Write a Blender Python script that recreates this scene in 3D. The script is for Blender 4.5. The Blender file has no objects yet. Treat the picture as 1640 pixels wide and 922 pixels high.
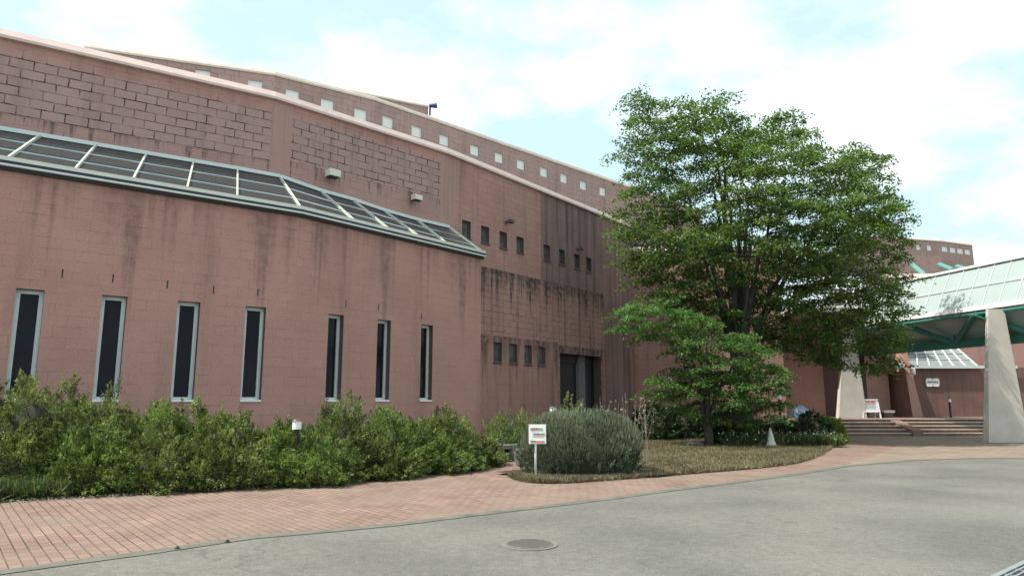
import bpy, math, random
import numpy as np
from mathutils import Vector, noise
random.seed(7); rng = np.random.default_rng(7)
D = bpy.data; SC = bpy.context.scene; COL = SC.collection

# ---------------------------------------------------------------- camera, sky, sun, exposure
F, PX, PY = 1106.0, 820.0, 461.0                 # focal length and centre in photo pixels
PITCH = math.atan(180/F); CP, SP = math.cos(PITCH), math.sin(PITCH); CH = 1.55
cam = D.cameras.new('camera'); cam.sensor_width = 36; cam.lens = F/1640*36; cam.clip_end = 3000; cam.clip_start = .1
camo = D.objects.new('camera', cam); COL.objects.link(camo); SC.camera = camo
camo.location = (0, 0, CH); camo.rotation_euler = (math.pi/2+PITCH, 0, 0)
SUN_EL = math.radians(57); SUN_AZ = math.atan2(-.94, -.30)       # sun stands to the left, a little behind the camera
sd = Vector((math.sin(SUN_AZ)*math.cos(SUN_EL), math.cos(SUN_AZ)*math.cos(SUN_EL), math.sin(SUN_EL)))
sun = D.lights.new('sun', 'SUN'); sun.energy = 3.4; sun.angle = math.radians(.6); sun.color = (1, .95, .86)
so = D.objects.new('sun', sun); COL.objects.link(so); so.rotation_euler = sd.to_track_quat('Z', 'Y').to_euler()
w = D.worlds.new('World'); SC.world = w; w.use_nodes = True
nt = w.node_tree; nt.nodes.clear(); N = nt.nodes.new; L = nt.links.new
out = N('ShaderNodeOutputWorld'); bg = N('ShaderNodeBackground'); L(bg.outputs[0], out.inputs[0]); bg.inputs[1].default_value = .12
sky = N('ShaderNodeTexSky'); sky.sky_type = 'NISHITA'; sky.sun_disc = False; sky.sun_elevation = SUN_EL; sky.sun_rotation = SUN_AZ
sky.air_density = 1.2; sky.dust_density = 2.0; sky.ozone_density = 1.0
tc = N('ShaderNodeTexCoord'); sp = N('ShaderNodeSeparateXYZ'); L(tc.outputs['Generated'], sp.inputs[0])
zz = N('ShaderNodeMath'); zz.operation = 'ADD'; zz.inputs[1].default_value = .22; L(sp.outputs[2], zz.inputs[0])
zm = N('ShaderNodeMath'); zm.operation = 'MAXIMUM'; zm.inputs[1].default_value = .1; L(zz.outputs[0], zm.inputs[0])
cb = N('ShaderNodeCombineXYZ')
for i in (0, 1):
    m = N('ShaderNodeMath'); m.operation = 'DIVIDE'; L(sp.outputs[i], m.inputs[0]); L(zm.outputs[0], m.inputs[1]); L(m.outputs[0], cb.inputs[i])
cn = N('ShaderNodeTexNoise'); cn.inputs['Scale'].default_value = 1.75; cn.inputs['Detail'].default_value = 9; cn.inputs['Roughness'].default_value = .55
cb.inputs[2].default_value = 3.4
L(cb.outputs[0], cn.inputs[0])
cr = N('ShaderNodeValToRGB'); cr.color_ramp.elements[0].position = .45; cr.color_ramp.elements[1].position = .64; L(cn.outputs[0], cr.inputs[0])
wm = N('ShaderNodeMix'); wm.data_type = 'RGBA'; L(cr.outputs[0], wm.inputs[0])
br = N('ShaderNodeMix'); br.data_type = 'RGBA'; br.inputs[0].default_value = .75; L(sky.outputs[0], br.inputs[6]); br.inputs[7].default_value = (3.35, 4.4, 4.75, 1)
L(br.outputs[2], wm.inputs[6]); wm.inputs[7].default_value = (6.0, 6.35, 6.25, 1)
L(wm.outputs[2], bg.inputs[0])
vs = SC.view_settings; vs.view_transform = 'Standard'; vs.look = 'None'; vs.exposure = 1.05; vs.gamma = 1; vs.use_curve_mapping = False

# ---------------------------------------------------------------- helpers
def ray(px, py):
    a, b = (px-PX)/F, (PY-py)/F
    return Vector((a, CP-b*SP, SP+b*CP))
def U(px, py, z=0.0):                             # photo pixel + known height -> point in the place
    d = ray(px, py); t = (z-CH)/d.z
    return Vector((d.x*t, d.y*t, z))
def at(px, y, z=0.0):                             # photo column + known distance
    return Vector(((px-PX)/F*(y*CP+(z-CH)*SP), y, z))
def zat(py, y):                                   # height of a photo row at a distance
    b = (PY-py)/F
    return CH + y*(SP+b*CP)/(CP-b*SP)
def on(px, py, A, B):                             # photo pixel on the vertical plane through A, B -> (along, height)
    d = ray(px, py); u = (B-A).xy.normalized(); n = Vector((u.y, -u.x))
    t = A.xy.dot(n)/d.xy.dot(n); P = Vector((d.x*t, d.y*t, CH+d.z*t))
    return (P.xy-A.xy).dot(u), P.z
def tag(o, label=None, cat=None, group=None, kind=None):
    for k, v in (('label', label), ('category', cat), ('group', group), ('kind', kind)):
        if v: o[k] = v
    return o
def thing(name, label, cat, loc=(0, 0, 0), group=None):
    o = D.objects.new(name, None); COL.objects.link(o); o.location = loc; o.empty_display_size = .2
    return tag(o, label, cat, group)
def wloc(o):
    v = Vector((0, 0, 0))
    while o: v += o.location; o = o.parent
    return v
def link(name, me, mats, parent):
    for m in mats: me.materials.append(m)
    o = D.objects.new(name, me); COL.objects.link(o)
    if parent:
        w0 = wloc(parent); me.transform(__import__('mathutils').Matrix.Translation(-w0)); o.parent = parent
    return o
class MB:
    def __init__(s): s.v = []; s.f = []; s.m = []; s.uv = []
    def face(s, pts, mi=0, uv=None):
        b = len(s.v); s.v += [tuple(p) for p in pts]; s.f.append(tuple(range(b, b+len(pts)))); s.m.append(mi)
        s.uv += list(uv) if uv else [(p[0], p[1]) for p in pts]
    def hexa(s, b, t, mi=0):                      # four bottom points, four top points
        s.face(list(reversed(b)), mi); s.face(t, mi)
        n = len(b)
        for i in range(n):
            j = (i+1) % n; l = (Vector(b[j])-Vector(b[i])).length; h0, h1 = b[i][2], t[i][2]
            s.face([b[i], b[j], t[j], t[i]], mi, [(0, h0), (l, h0), (l, h1), (0, h1)])
    def box(s, c, sz, rz=0, mi=0):
        cx, cy, cz = c; x, y, z = sz[0]/2, sz[1]/2, sz[2]/2; ca, sa = math.cos(rz), math.sin(rz)
        q = [(cx+a*ca-b*sa, cy+a*sa+b*ca) for a, b in ((-x, -y), (x, -y), (x, y), (-x, y))]
        s.hexa([(a, b, cz-z) for a, b in q], [(a, b, cz+z) for a, b in q], mi)
    def beam(s, p, q, wd, ht, mi=0, up=(0, 0, 1)):  # rectangular bar from p to q
        p, q = Vector(p), Vector(q); d = (q-p).normalized(); r = d.cross(Vector(up)).normalized()*wd/2; u = r.cross(d).normalized()*ht/2
        s.hexa([p-r-u, p+r-u, q+r-u, q-r-u], [p-r+u, p+r+u, q+r+u, q-r+u], mi)
    def tube(s, pts, rad, n=8, mi=0):
        pts = [Vector(p) for p in pts]; rings = []
        for i, p in enumerate(pts):
            d = (pts[min(i+1, len(pts)-1)]-pts[max(i-1, 0)]).normalized()
            a = d.cross(Vector((.31, .2, .93) if abs(d.z) < .9 else (1, 0, 0))).normalized(); b = d.cross(a)
            r = rad[i] if hasattr(rad, '__len__') else rad
            rings.append([p+a*math.cos(k*2*math.pi/n)*r+b*math.sin(k*2*math.pi/n)*r for k in range(n)])
        b0 = len(s.v)
        for rg in rings: s.v += [tuple(p) for p in rg]
        for i in range(len(pts)-1):
            for k in range(n):
                k2 = (k+1) % n; s.f.append((b0+i*n+k, b0+i*n+k2, b0+(i+1)*n+k2, b0+(i+1)*n+k)); s.m.append(mi); s.uv += [(0, 0)]*4
        s.f.append(tuple(b0+k for k in range(n))[::-1]); s.m.append(mi); s.uv += [(0, 0)]*n
        s.f.append(tuple(b0+(len(pts)-1)*n+k for k in range(n))); s.m.append(mi); s.uv += [(0, 0)]*n
    def build(s, name, mats, parent=None, smooth=False):
        me = D.meshes.new(name); me.from_pydata(s.v, [], s.f); me.polygons.foreach_set('material_index', s.m)
        if smooth: me.polygons.foreach_set('use_smooth', [True]*len(s.f))
        uvl = me.uv_layers.new(name='UVMap'); uvl.data.foreach_set('uv', [c for u in s.uv for c in u])
        me.update(); me.validate()
        return link(name, me, mats if isinstance(mats, (list, tuple)) else [mats], parent)

# ---------------------------------------------------------------- materials
def new_mat(name):
    m = D.materials.new(name); m.use_nodes = True; t = m.node_tree; p = t.nodes['Principled BSDF']
    return m, t, t.nodes.new, t.links.new, p
def simple(name, col, rough=.6, metal=0, var=.12, scale=6, spec=.4, bump=0):
    m, t, N, L, p = new_mat(name); p.inputs['Roughness'].default_value = rough; p.inputs['Metallic'].default_value = metal
    p.inputs['Specular IOR Level'].default_value = spec
    g = N('ShaderNodeNewGeometry'); n = N('ShaderNodeTexNoise'); n.inputs['Scale'].default_value = scale; n.inputs['Detail'].default_value = 6
    L(g.outputs['Position'], n.inputs[0])
    mx = N('ShaderNodeMix'); mx.data_type = 'RGBA'; L(n.outputs[0], mx.inputs[0])
    mx.inputs[6].default_value = (*[c*(1-var*1.6) for c in col], 1); mx.inputs[7].default_value = (*[min(1, c*(1+var*1.6)) for c in col], 1)
    L(mx.outputs[2], p.inputs['Base Color'])
    if bump:
        b = N('ShaderNodeBump'); b.inputs['Strength'].default_value = bump; b.inputs['Distance'].default_value = .02; L(n.outputs[0], b.inputs['Height']); L(b.outputs[0], p.inputs['Normal'])
    return m
def wall_mat(name, ca, cb_, joint=(.03, .022, .02), jstr=.3, jthr=.45, streak=.3, sscale=1.0, bw=.5, rh=.24, mort=.012, sthr=.52, row_tint=.12, drips=None):
    """block wall: UV in metres; courses with uneven joints, weather streaks and blotches"""
    m, t, N, L, p = new_mat(name); p.inputs['Roughness'].default_value = .88; p.inputs['Specular IOR Level'].default_value = .15
    uv = N('ShaderNodeUVMap'); uv.uv_map = 'UVMap'
    wn = N('ShaderNodeTexNoise'); wn.inputs['Scale'].default_value = 2.2; wn.inputs['Detail'].default_value = 3; L(uv.outputs[0], wn.inputs[0])
    wv = N('ShaderNodeVectorMath'); wv.operation = 'MULTIPLY_ADD'; wv.inputs[1].default_value = (.02, .02, 0); L(wn.outputs[1], wv.inputs[0]); L(uv.outputs[0], wv.inputs[2])
    bt = N('ShaderNodeTexBrick'); bt.inputs['Scale'].default_value = 1; bt.inputs['Brick Width'].default_value = bw; bt.inputs['Row Height'].default_value = rh
    bt.inputs['Mortar Size'].default_value = mort; bt.inputs['Mortar Smooth'].default_value = .3; bt.offset = .5
    bt.inputs['Color1'].default_value = (0, 0, 0, 1); bt.inputs['Color2'].default_value = (1, 1, 1, 1); bt.inputs['Mortar'].default_value = (.5, .5, .5, 1); bt.inputs['Bias'].default_value = 0
    L(wv.outputs[0], bt.inputs[0])
    n1 = N('ShaderNodeTexNoise'); n1.inputs['Scale'].default_value = .55; n1.inputs['Detail'].default_value = 7; n1.inputs['Roughness'].default_value = .6; L(uv.outputs[0], n1.inputs[0])
    c0 = N('ShaderNodeMix'); c0.data_type = 'RGBA'; c0.inputs[6].default_value = (*ca, 1); c0.inputs[7].default_value = (*cb_, 1)
    r1 = N('ShaderNodeMapRange'); r1.inputs[1].default_value = .35; r1.inputs[2].default_value = .65; L(n1.outputs[0], r1.inputs[0]); L(r1.outputs[0], c0.inputs[0])
    c1 = N('ShaderNodeMix'); c1.data_type = 'RGBA'; c1.blend_type = 'MULTIPLY'; c1.inputs[0].default_value = 1; L(c0.outputs[2], c1.inputs[6])
    rt = N('ShaderNodeMapRange'); rt.inputs[3].default_value = 1-row_tint; rt.inputs[4].default_value = 1+row_tint; L(bt.outputs[0], rt.inputs[0])
    cc = N('ShaderNodeCombineXYZ'); [L(rt.outputs[0], cc.inputs[i]) for i in range(3)]; L(cc.outputs[0], c1.inputs[7])
    # fine grain
    n3 = N('ShaderNodeTexNoise'); n3.inputs['Scale'].default_value = 22; n3.inputs['Detail'].default_value = 5; L(uv.outputs[0], n3.inputs[0])
    rg = N('ShaderNodeMapRange'); rg.inputs[3].default_value = .8; rg.inputs[4].default_value = 1.2; L(n3.outputs[0], rg.inputs[0])
    c2 = N('ShaderNodeMix'); c2.data_type = 'RGBA'; c2.blend_type = 'MULTIPLY'; c2.inputs[0].default_value = 1; L(c1.outputs[2], c2.inputs[6])
    cg = N('ShaderNodeCombineXYZ'); [L(rg.outputs[0], cg.inputs[i]) for i in range(3)]; L(cg.outputs[0], c2.inputs[7])
    # joints
    n2 = N('ShaderNodeTexNoise'); n2.inputs['Scale'].default_value = 2.6; n2.inputs['Detail'].default_value = 4; L(uv.outputs[0], n2.inputs[0])
    r2 = N('ShaderNodeMapRange'); r2.inputs[1].default_value = jthr-.12; r2.inputs[2].default_value = jthr+.12; r2.inputs[3].default_value = .15; L(n2.outputs[0], r2.inputs[0])
    mj = N('ShaderNodeMath'); mj.operation = 'MULTIPLY'; L(bt.outputs['Fac'], mj.inputs[0]); L(r2.outputs[0], mj.inputs[1])
    mj2 = N('ShaderNodeMath'); mj2.operation = 'MULTIPLY'; mj2.inputs[1].default_value = jstr; L(mj.outputs[0], mj2.inputs[0])
    c3 = N('ShaderNodeMix'); c3.data_type = 'RGBA'; L(mj2.outputs[0], c3.inputs[0]); L(c2.outputs[2], c3.inputs[6]); c3.inputs[7].default_value = (*joint, 1)
    # run-off streaks
    sm = N('ShaderNodeMapping'); sm.inputs['Scale'].default_value = (2.6*sscale, .13, 1); L(uv.outputs[0], sm.inputs[0])
    n4 = N('ShaderNodeTexNoise'); n4.inputs['Scale'].default_value = 1; n4.inputs['Detail'].default_value = 5; n4.inputs['Roughness'].default_value = .62; L(sm.outputs[0], n4.inputs[0])
    r4 = N('ShaderNodeMapRange'); r4.inputs[1].default_value = sthr; r4.inputs[2].default_value = sthr+.2; L(n4.outputs[0], r4.inputs[0])
    ms = N('ShaderNodeMath'); ms.operation = 'MULTIPLY'; ms.inputs[1].default_value = streak; L(r4.outputs[0], ms.inputs[0])
    c4 = N('ShaderNodeMix'); c4.data_type = 'RGBA'; L(ms.outputs[0], c4.inputs[0]); L(c3.outputs[2], c4.inputs[6]); c4.inputs[7].default_value = (.07, .06, .055, 1)
    last = c4.outputs[2]
    if drips:                                     # dirt run-off that starts at a height and fades out unevenly below it
        zt_, ln_, st_, fq_, th_ = (*drips, .4)[:5]; sx = N('ShaderNodeSeparateXYZ'); L(uv.outputs[0], sx.inputs[0])
        cx_ = N('ShaderNodeCombineXYZ'); L(sx.outputs[0], cx_.inputs[0]); na = N('ShaderNodeTexNoise'); na.inputs['Scale'].default_value = fq_; na.inputs['Detail'].default_value = 6; na.inputs['Roughness'].default_value = .7; L(cx_.outputs[0], na.inputs[0])
        ra = N('ShaderNodeMapRange'); ra.inputs[1].default_value = th_; ra.inputs[2].default_value = .68; ra.inputs[3].default_value = .06; ra.inputs[4].default_value = 1.0; L(na.outputs[0], ra.inputs[0])
        hd = N('ShaderNodeMath'); hd.operation = 'SUBTRACT'; hd.inputs[0].default_value = zt_; L(sx.outputs[1], hd.inputs[1])
        dv_ = N('ShaderNodeMath'); dv_.operation = 'DIVIDE'; dv_.inputs[1].default_value = ln_; L(hd.outputs[0], dv_.inputs[0])
        sb = N('ShaderNodeMath'); sb.operation = 'SUBTRACT'; L(ra.outputs[0], sb.inputs[0]); L(dv_.outputs[0], sb.inputs[1])
        rb = N('ShaderNodeMapRange'); rb.inputs[1].default_value = -.02; rb.inputs[2].default_value = .35; rb.inputs[4].default_value = st_; L(sb.outputs[0], rb.inputs[0])
        ng = N('ShaderNodeTexNoise'); ng.inputs['Scale'].default_value = 5; ng.inputs['Detail'].default_value = 5; L(uv.outputs[0], ng.inputs[0])
        rn = N('ShaderNodeMapRange'); rn.inputs[1].default_value = .35; rn.inputs[2].default_value = .6; rn.inputs[3].default_value = .45; L(ng.outputs[0], rn.inputs[0])
        ml = N('ShaderNodeMath'); ml.operation = 'MULTIPLY'; L(rb.outputs[0], ml.inputs[0]); L(rn.outputs[0], ml.inputs[1])
        c5 = N('ShaderNodeMix'); c5.data_type = 'RGBA'; L(ml.outputs[0], c5.inputs[0]); L(last, c5.inputs[6]); c5.inputs[7].default_value = (.05, .042, .038, 1); last = c5.outputs[2]
    L(last, p.inputs['Base Color'])
    bs = N('ShaderNodeMath'); bs.operation = 'SUBTRACT'; L(n3.outputs[0], bs.inputs[0]); L(mj.outputs[0], bs.inputs[1])
    b = N('ShaderNodeBump'); b.inputs['Strength'].default_value = .35; b.inputs['Distance'].default_value = .015; L(bs.outputs[0], b.inputs['Height']); L(b.outputs[0], p.inputs['Normal'])
    return m
PA, PB = (.365, .208, .173), (.415, .242, .203)
M = {}
M['soft'] = wall_mat('pink block wall', PA, PB, jstr=.35, jthr=.52, streak=.35, sscale=.8, row_tint=.04)
DRUM = dict(jstr=.3, jthr=.55, streak=.35, sscale=.42, sthr=.53, row_tint=.022, mort=.009)
M['drum'] = wall_mat('pink painted block wall', (.395, .222, .184), (.435, .25, .209), drips=(CH+3.95*1.25, 4.8, .45, .9, .47), **DRUM)
M['lit'] = wall_mat('pink painted entrance wall', (.395, .222, .184), (.435, .25, .209), **DRUM)
M['open'] = wall_mat('pink grey block wall with open joints', (.35, .228, .203), (.375, .25, .225), jstr=.97, jthr=.49, streak=.3, mort=.017, row_tint=.05)
M['plain'] = wall_mat('pink render', (.36, .225, .19), (.395, .245, .208), jstr=0, streak=.35, sscale=1.0, row_tint=0)
M['rear'] = wall_mat('pink rear block wall', (.35, .235, .21), (.39, .265, .235), jstr=.5, jthr=.5, streak=.35, sscale=1.1, row_tint=.05)
M['brownwall'] = wall_mat('entrance wall in painted shade', (.15, .09, .075), (.19, .115, .1), jstr=.2, jthr=.55, streak=.6, sscale=1.6, sthr=.5, row_tint=.02)  # streaked brownish wall, darkened so the canopy's shade sits in its colour
M['reveal'] = simple('reveal in shadow brown', (.1, .065, .058), .7)  # dark brown puts the shadow inside the openings into the colour
M['coping'] = simple('pale pink coping', (.6, .47, .425), .7, var=.1, scale=3)
M['coping2'] = simple('weathered coping', (.58, .5, .42), .7, var=.15, scale=3)
M['roof'] = simple('flat roof', (.3, .29, .28), .9)
M['alu'] = simple('painted aluminium', (.55, .60, .58), .4, .1, var=.07, spec=.5)
M['alu_cream'] = simple('cream aluminium', (.58, .6, .53), .45, .1, var=.06)
M['alu_dark'] = simple('dark gasket', (.06, .065, .07), .5)
M['steel_green'] = simple('green painted steel', (.035, .16, .125), .45, var=.15)
M['teal'] = simple('teal painted steel', (.09, .25, .21), .5)
M['concrete'] = simple('fair faced concrete', (.5, .465, .41), .85, var=.13, scale=2.2, bump=.1)
M['stone'] = simple('grey stone', (.17, .165, .16), .85, var=.2, scale=8, bump=.3)
M['white'] = simple('white paint', (.75, .76, .75), .5, var=.04)
M['offwhite'] = simple('weathered white plastic', (.62, .62, .52), .6, var=.1)
M['black'] = simple('black metal', (.02, .02, .022), .5)
M['bronze'] = simple('dark bronze metal', (.09, .075, .07), .5)
M['blind'] = simple('white window board', (.72, .74, .68), .6, var=.06)
M['bark'] = simple('dark bark', (.055, .05, .045), .9, var=.3, scale=12, bump=.5)
M['soil'] = simple('soil and leaf litter', (.12, .09, .06), .95, var=.4, scale=9, bump=.6)
M['blue'] = simple('blue grey tarpaulin', (.3, .4, .5), .35, var=.15)
M['ink_blue'] = simple('blue print', (.12, .2, .5), .5); M['ink_red'] = simple('red print', (.55, .1, .08), .5)
M['ink_green'] = simple('green print', (.08, .38, .2), .5); M['ink_dark'] = simple('dark print', (.06, .05, .06), .5)
M['ink_orange'] = simple('orange print', (.6, .28, .14), .5)
def glass(name, col, mix, rough=.05, trans=(1, 1, 1)):
    m, t, N, L, p = new_mat(name); p.inputs['Base Color'].default_value = (*col, 1); p.inputs['Roughness'].default_value = rough
    tr = N('ShaderNodeBsdfTransparent'); tr.inputs[0].default_value = (*trans, 1); mx = N('ShaderNodeMixShader'); mx.inputs[0].default_value = mix
    L(tr.outputs[0], mx.inputs[1]); L(p.outputs[0], mx.inputs[2]); L(mx.outputs[0], t.nodes['Material Output'].inputs[0]); return m
M['skyglass'] = glass('roof glass', (.16, .19, .2), .2, .1, (.66, .7, .7))
M['pane'] = simple('dark window glass', (.01, .011, .016), .08, var=.3, scale=1.5, spec=.12)
M['pane_grey'] = simple('grey window glass', (.1, .11, .11), .2, var=.6, scale=3.5, spec=.3)
def frosted():
    m, t, N, L, p = new_mat('pale green glass panel'); p.inputs['Base Color'].default_value = (.55, .68, .63, 1); p.inputs['Roughness'].default_value = .25
    g = N('ShaderNodeNewGeometry'); n = N('ShaderNodeTexNoise'); n.inputs['Scale'].default_value = .8; n.inputs['Detail'].default_value = 5; L(g.outputs['Position'], n.inputs[0])
    mc = N('ShaderNodeMix'); mc.data_type = 'RGBA'; L(n.outputs[0], mc.inputs[0]); mc.inputs[6].default_value = (.4, .475, .45, 1); mc.inputs[7].default_value = (.5, .58, .55, 1); L(mc.outputs[2], p.inputs['Base Color'])
    tr = N('ShaderNodeBsdfTranslucent'); tr.inputs[0].default_value = (.1, .17, .16, 1)
    mx = N('ShaderNodeMixShader'); mx.inputs[0].default_value = .3; L(p.outputs[0], mx.inputs[1]); L(tr.outputs[0], mx.inputs[2]); L(mx.outputs[0], t.nodes['Material Output'].inputs[0]); return m
M['frost'] = frosted()
M['panel'] = simple('grey green side panel', (.36, .44, .42), .3, var=.2, scale=.8)
def leaf_mat(name, cols, trans=.35, rough=.55, nsc=.9, lo=.7, hi=1.35):
    m, t, N, L, p = new_mat(name); p.inputs['Roughness'].default_value = rough; p.inputs['Specular IOR Level'].default_value = .3
    g = N('ShaderNodeNewGeometry'); r = N('ShaderNodeValToRGB'); L(g.outputs['Random Per Island'], r.inputs[0])
    while len(r.color_ramp.elements) < len(cols): r.color_ramp.elements.new(.5)
    for i, c in enumerate(cols): r.color_ramp.elements[i].position = i/(len(cols)-1); r.color_ramp.elements[i].color = (*c, 1)
    n = N('ShaderNodeTexNoise'); n.inputs['Scale'].default_value = nsc; n.inputs['Detail'].default_value = 3; L(g.outputs['Position'], n.inputs[0])
    rr = N('ShaderNodeMapRange'); rr.inputs[1].default_value = .35; rr.inputs[2].default_value = .66; rr.inputs[3].default_value = lo; rr.inputs[4].default_value = hi; L(n.outputs[0], rr.inputs[0])
    vm = N('ShaderNodeVectorMath'); vm.operation = 'SCALE'; L(r.outputs[0], vm.inputs[0]); L(rr.outputs[0], vm.inputs['Scale'])
    L(vm.outputs[0], p.inputs['Base Color'])
    tr = N('ShaderNodeBsdfTranslucent'); v2 = N('ShaderNodeVectorMath'); v2.operation = 'MULTIPLY'; v2.inputs[1].default_value = (1.3, 1.45, .7); L(vm.outputs[0], v2.inputs[0]); L(v2.outputs[0], tr.inputs[0])
    mx = N('ShaderNodeMixShader'); mx.inputs[0].default_value = trans; L(p.outputs[0], mx.inputs[1]); L(tr.outputs[0], mx.inputs[2]); L(mx.outputs[0], t.nodes['Material Output'].inputs[0]); return m
M['leaf'] = leaf_mat('zelkova leaves', [(.048, .088, .026), (.085, .142, .036), (.14, .2, .055), (.066, .112, .032)], .42, nsc=1.3, lo=.62, hi=1.4)
M['maple'] = leaf_mat('maple leaves', [(.05, .11, .03), (.08, .16, .042), (.125, .21, .055)], .42, nsc=1.8, lo=.65, hi=1.35)
M['juniper'] = leaf_mat('juniper needles', [(.05, .08, .025), (.1, .14, .038), (.2, .23, .075), (.125, .16, .048)], .25, nsc=3.2, lo=.45, hi=1.6)
M['juniper2'] = leaf_mat('lighter juniper needles', [(.06, .105, .027), (.12, .18, .043), (.2, .255, .068)], .25, nsc=3.2, lo=.45, hi=1.55)
M['greybush'] = leaf_mat('grey green shoots', [(.045, .068, .042), (.075, .1, .063), (.12, .15, .1), (.06, .085, .05)], .2)
M['darkleaf'] = leaf_mat('dark glossy leaves', [(.015, .035, .015), (.03, .06, .022), (.045, .08, .03)], .15, .4)
M['variegated'] = leaf_mat('yellow green leaves', [(.2, .26, .04), (.34, .36, .07), (.12, .2, .04)], .3)
M['ground_leaf'] = leaf_mat('ground cover leaves', [(.03, .06, .018), (.06, .095, .03), (.045, .075, .025), (.035, .07, .022), (.07, .1, .035), (.3, .27, .17)], .2, nsc=2.5, lo=.5, hi=1.5)
M['whiteflower'] = leaf_mat('white petals', [(.6, .62, .5), (.75, .76, .7)], .2)
M['straw'] = leaf_mat('dry straw', [(.26, .22, .17), (.36, .31, .25), (.2, .165, .12)], .15)
M['drygrass'] = leaf_mat('dry lawn blades', [(.14, .11, .065), (.2, .155, .09), (.08, .09, .035), (.11, .09, .05)], .2)
M['twig'] = simple('dense twigs', (.03, .032, .018), .95, var=.4, scale=10)
M['lawn'] = simple('dry lawn soil', (.12, .098, .06), .95, var=.3, scale=5, bump=.3)

def asphalt():
    m, t, N, L, p = new_mat('asphalt'); p.inputs['Roughness'].default_value = .85; p.inputs['Specular IOR Level'].default_value = .3
    g = N('ShaderNodeNewGeometry')
    n = N('ShaderNodeTexNoise'); n.inputs['Scale'].default_value = 55; n.inputs['Detail'].default_value = 4; n.inputs['Roughness'].default_value = .7; L(g.outputs[0], n.inputs[0])
    n2 = N('ShaderNodeTexNoise'); n2.inputs['Scale'].default_value = .45; n2.inputs['Detail'].default_value = 6; L(g.outputs[0], n2.inputs[0])
    v = N('ShaderNodeTexVoronoi'); v.inputs['Scale'].default_value = 90; L(g.outputs[0], v.inputs[0])
    a = N('ShaderNodeMix'); a.data_type = 'RGBA'; L(n2.outputs[0], a.inputs[0]); rx = N('ShaderNodeMapRange'); rx.inputs[1].default_value = .36; rx.inputs[2].default_value = .62; L(n2.outputs[0], rx.inputs[0]); L(rx.outputs[0], a.inputs[0]); a.inputs[6].default_value = (.1, .098, .087, 1); a.inputs[7].default_value = (.142, .138, .12, 1)
    r = N('ShaderNodeMapRange'); r.inputs[1].default_value = .3; r.inputs[2].default_value = .7; r.inputs[3].default_value = .72; r.inputs[4].default_value = 1.3; L(n.outputs[0], r.inputs[0])
    s = N('ShaderNodeVectorMath'); s.operation = 'SCALE'; L(a.outputs[2], s.inputs[0]); L(r.outputs[0], s.inputs['Scale'])
    nm = N('ShaderNodeTexNoise'); nm.inputs['Scale'].default_value = 9; nm.inputs['Detail'].default_value = 6; nm.inputs['Roughness'].default_value = .75; L(g.outputs[0], nm.inputs[0])
    rm = N('ShaderNodeMapRange'); rm.inputs[1].default_value = .32; rm.inputs[2].default_value = .68; rm.inputs[3].default_value = .8; rm.inputs[4].default_value = 1.22; L(nm.outputs[0], rm.inputs[0])
    s2 = N('ShaderNodeVectorMath'); s2.operation = 'SCALE'; L(s.outputs[0], s2.inputs[0]); L(rm.outputs[0], s2.inputs['Scale']); s = s2
    # stone chips in the binder
    vr = N('ShaderNodeMapRange'); vr.inputs[1].default_value = .78; vr.inputs[2].default_value = .95; vr.inputs[4].default_value = .5; L(v.outputs['Color'], vr.inputs[0])
    c = N('ShaderNodeMix'); c.data_type = 'RGBA'; L(vr.outputs[0], c.inputs[0]); L(s.outputs[0], c.inputs[6]); c.inputs[7].default_value = (.34, .33, .3, 1)
    # thin wandering cracks and damp patches
    n3 = N('ShaderNodeTexNoise'); n3.inputs['Scale'].default_value = .8; n3.inputs['Detail'].default_value = 8; mp = N('ShaderNodeMapping'); mp.inputs['Scale'].default_value = (.35, 1, 1); mp.inputs['Rotation'].default_value = (0, 0, .2); L(g.outputs[0], mp.inputs[0]); L(mp.outputs[0], n3.inputs[0])
    ab = N('ShaderNodeMath'); ab.operation = 'SUBTRACT'; ab.inputs[1].default_value = .5; L(n3.outputs[0], ab.inputs[0])
    ab2 = N('ShaderNodeMath'); ab2.operation = 'ABSOLUTE'; L(ab.outputs[0], ab2.inputs[0])
    cr_ = N('ShaderNodeMapRange'); cr_.inputs[1].default_value = 0; cr_.inputs[2].default_value = .003; cr_.inputs[3].default_value = .35; cr_.inputs[4].default_value = 0; L(ab2.outputs[0], cr_.inputs[0])
    d = N('ShaderNodeMix'); d.data_type = 'RGBA'; L(cr_.outputs[0], d.inputs[0]); L(c.outputs[2], d.inputs[6]); d.inputs[7].default_value = (.05, .05, .045, 1)
    vw = N('ShaderNodeTexNoise'); vw.inputs['Scale'].default_value = 1.1; vw.inputs['Detail'].default_value = 7; L(g.outputs[0], vw.inputs[0])
    va = N('ShaderNodeVectorMath'); va.operation = 'MULTIPLY_ADD'; va.inputs[1].default_value = (1.6, 1.6, 0); L(vw.outputs[1], va.inputs[0]); L(g.outputs[0], va.inputs[2])
    ve = N('ShaderNodeTexVoronoi'); ve.feature = 'DISTANCE_TO_EDGE'; ve.inputs['Scale'].default_value = .17; L(va.outputs[0], ve.inputs[0])
    vm_ = N('ShaderNodeMapRange'); vm_.inputs[1].default_value = .001; vm_.inputs[2].default_value = .0035; vm_.inputs[3].default_value = .35; vm_.inputs[4].default_value = 0; L(ve.outputs['Distance'], vm_.inputs[0])
    d2 = N('ShaderNodeMix'); d2.data_type = 'RGBA'; L(vm_.outputs[0], d2.inputs[0]); L(d.outputs[2], d2.inputs[6]); d2.inputs[7].default_value = (.045, .045, .04, 1); d = d2
    L(d.outputs[2], p.inputs[0])
    b = N('ShaderNodeBump'); b.inputs['Strength'].default_value = .5; b.inputs['Distance'].default_value = .006; L(n.outputs[0], b.inputs['Height']); L(b.outputs[0], p.inputs['Normal'])
    return m
M['asphalt'] = asphalt()
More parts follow.
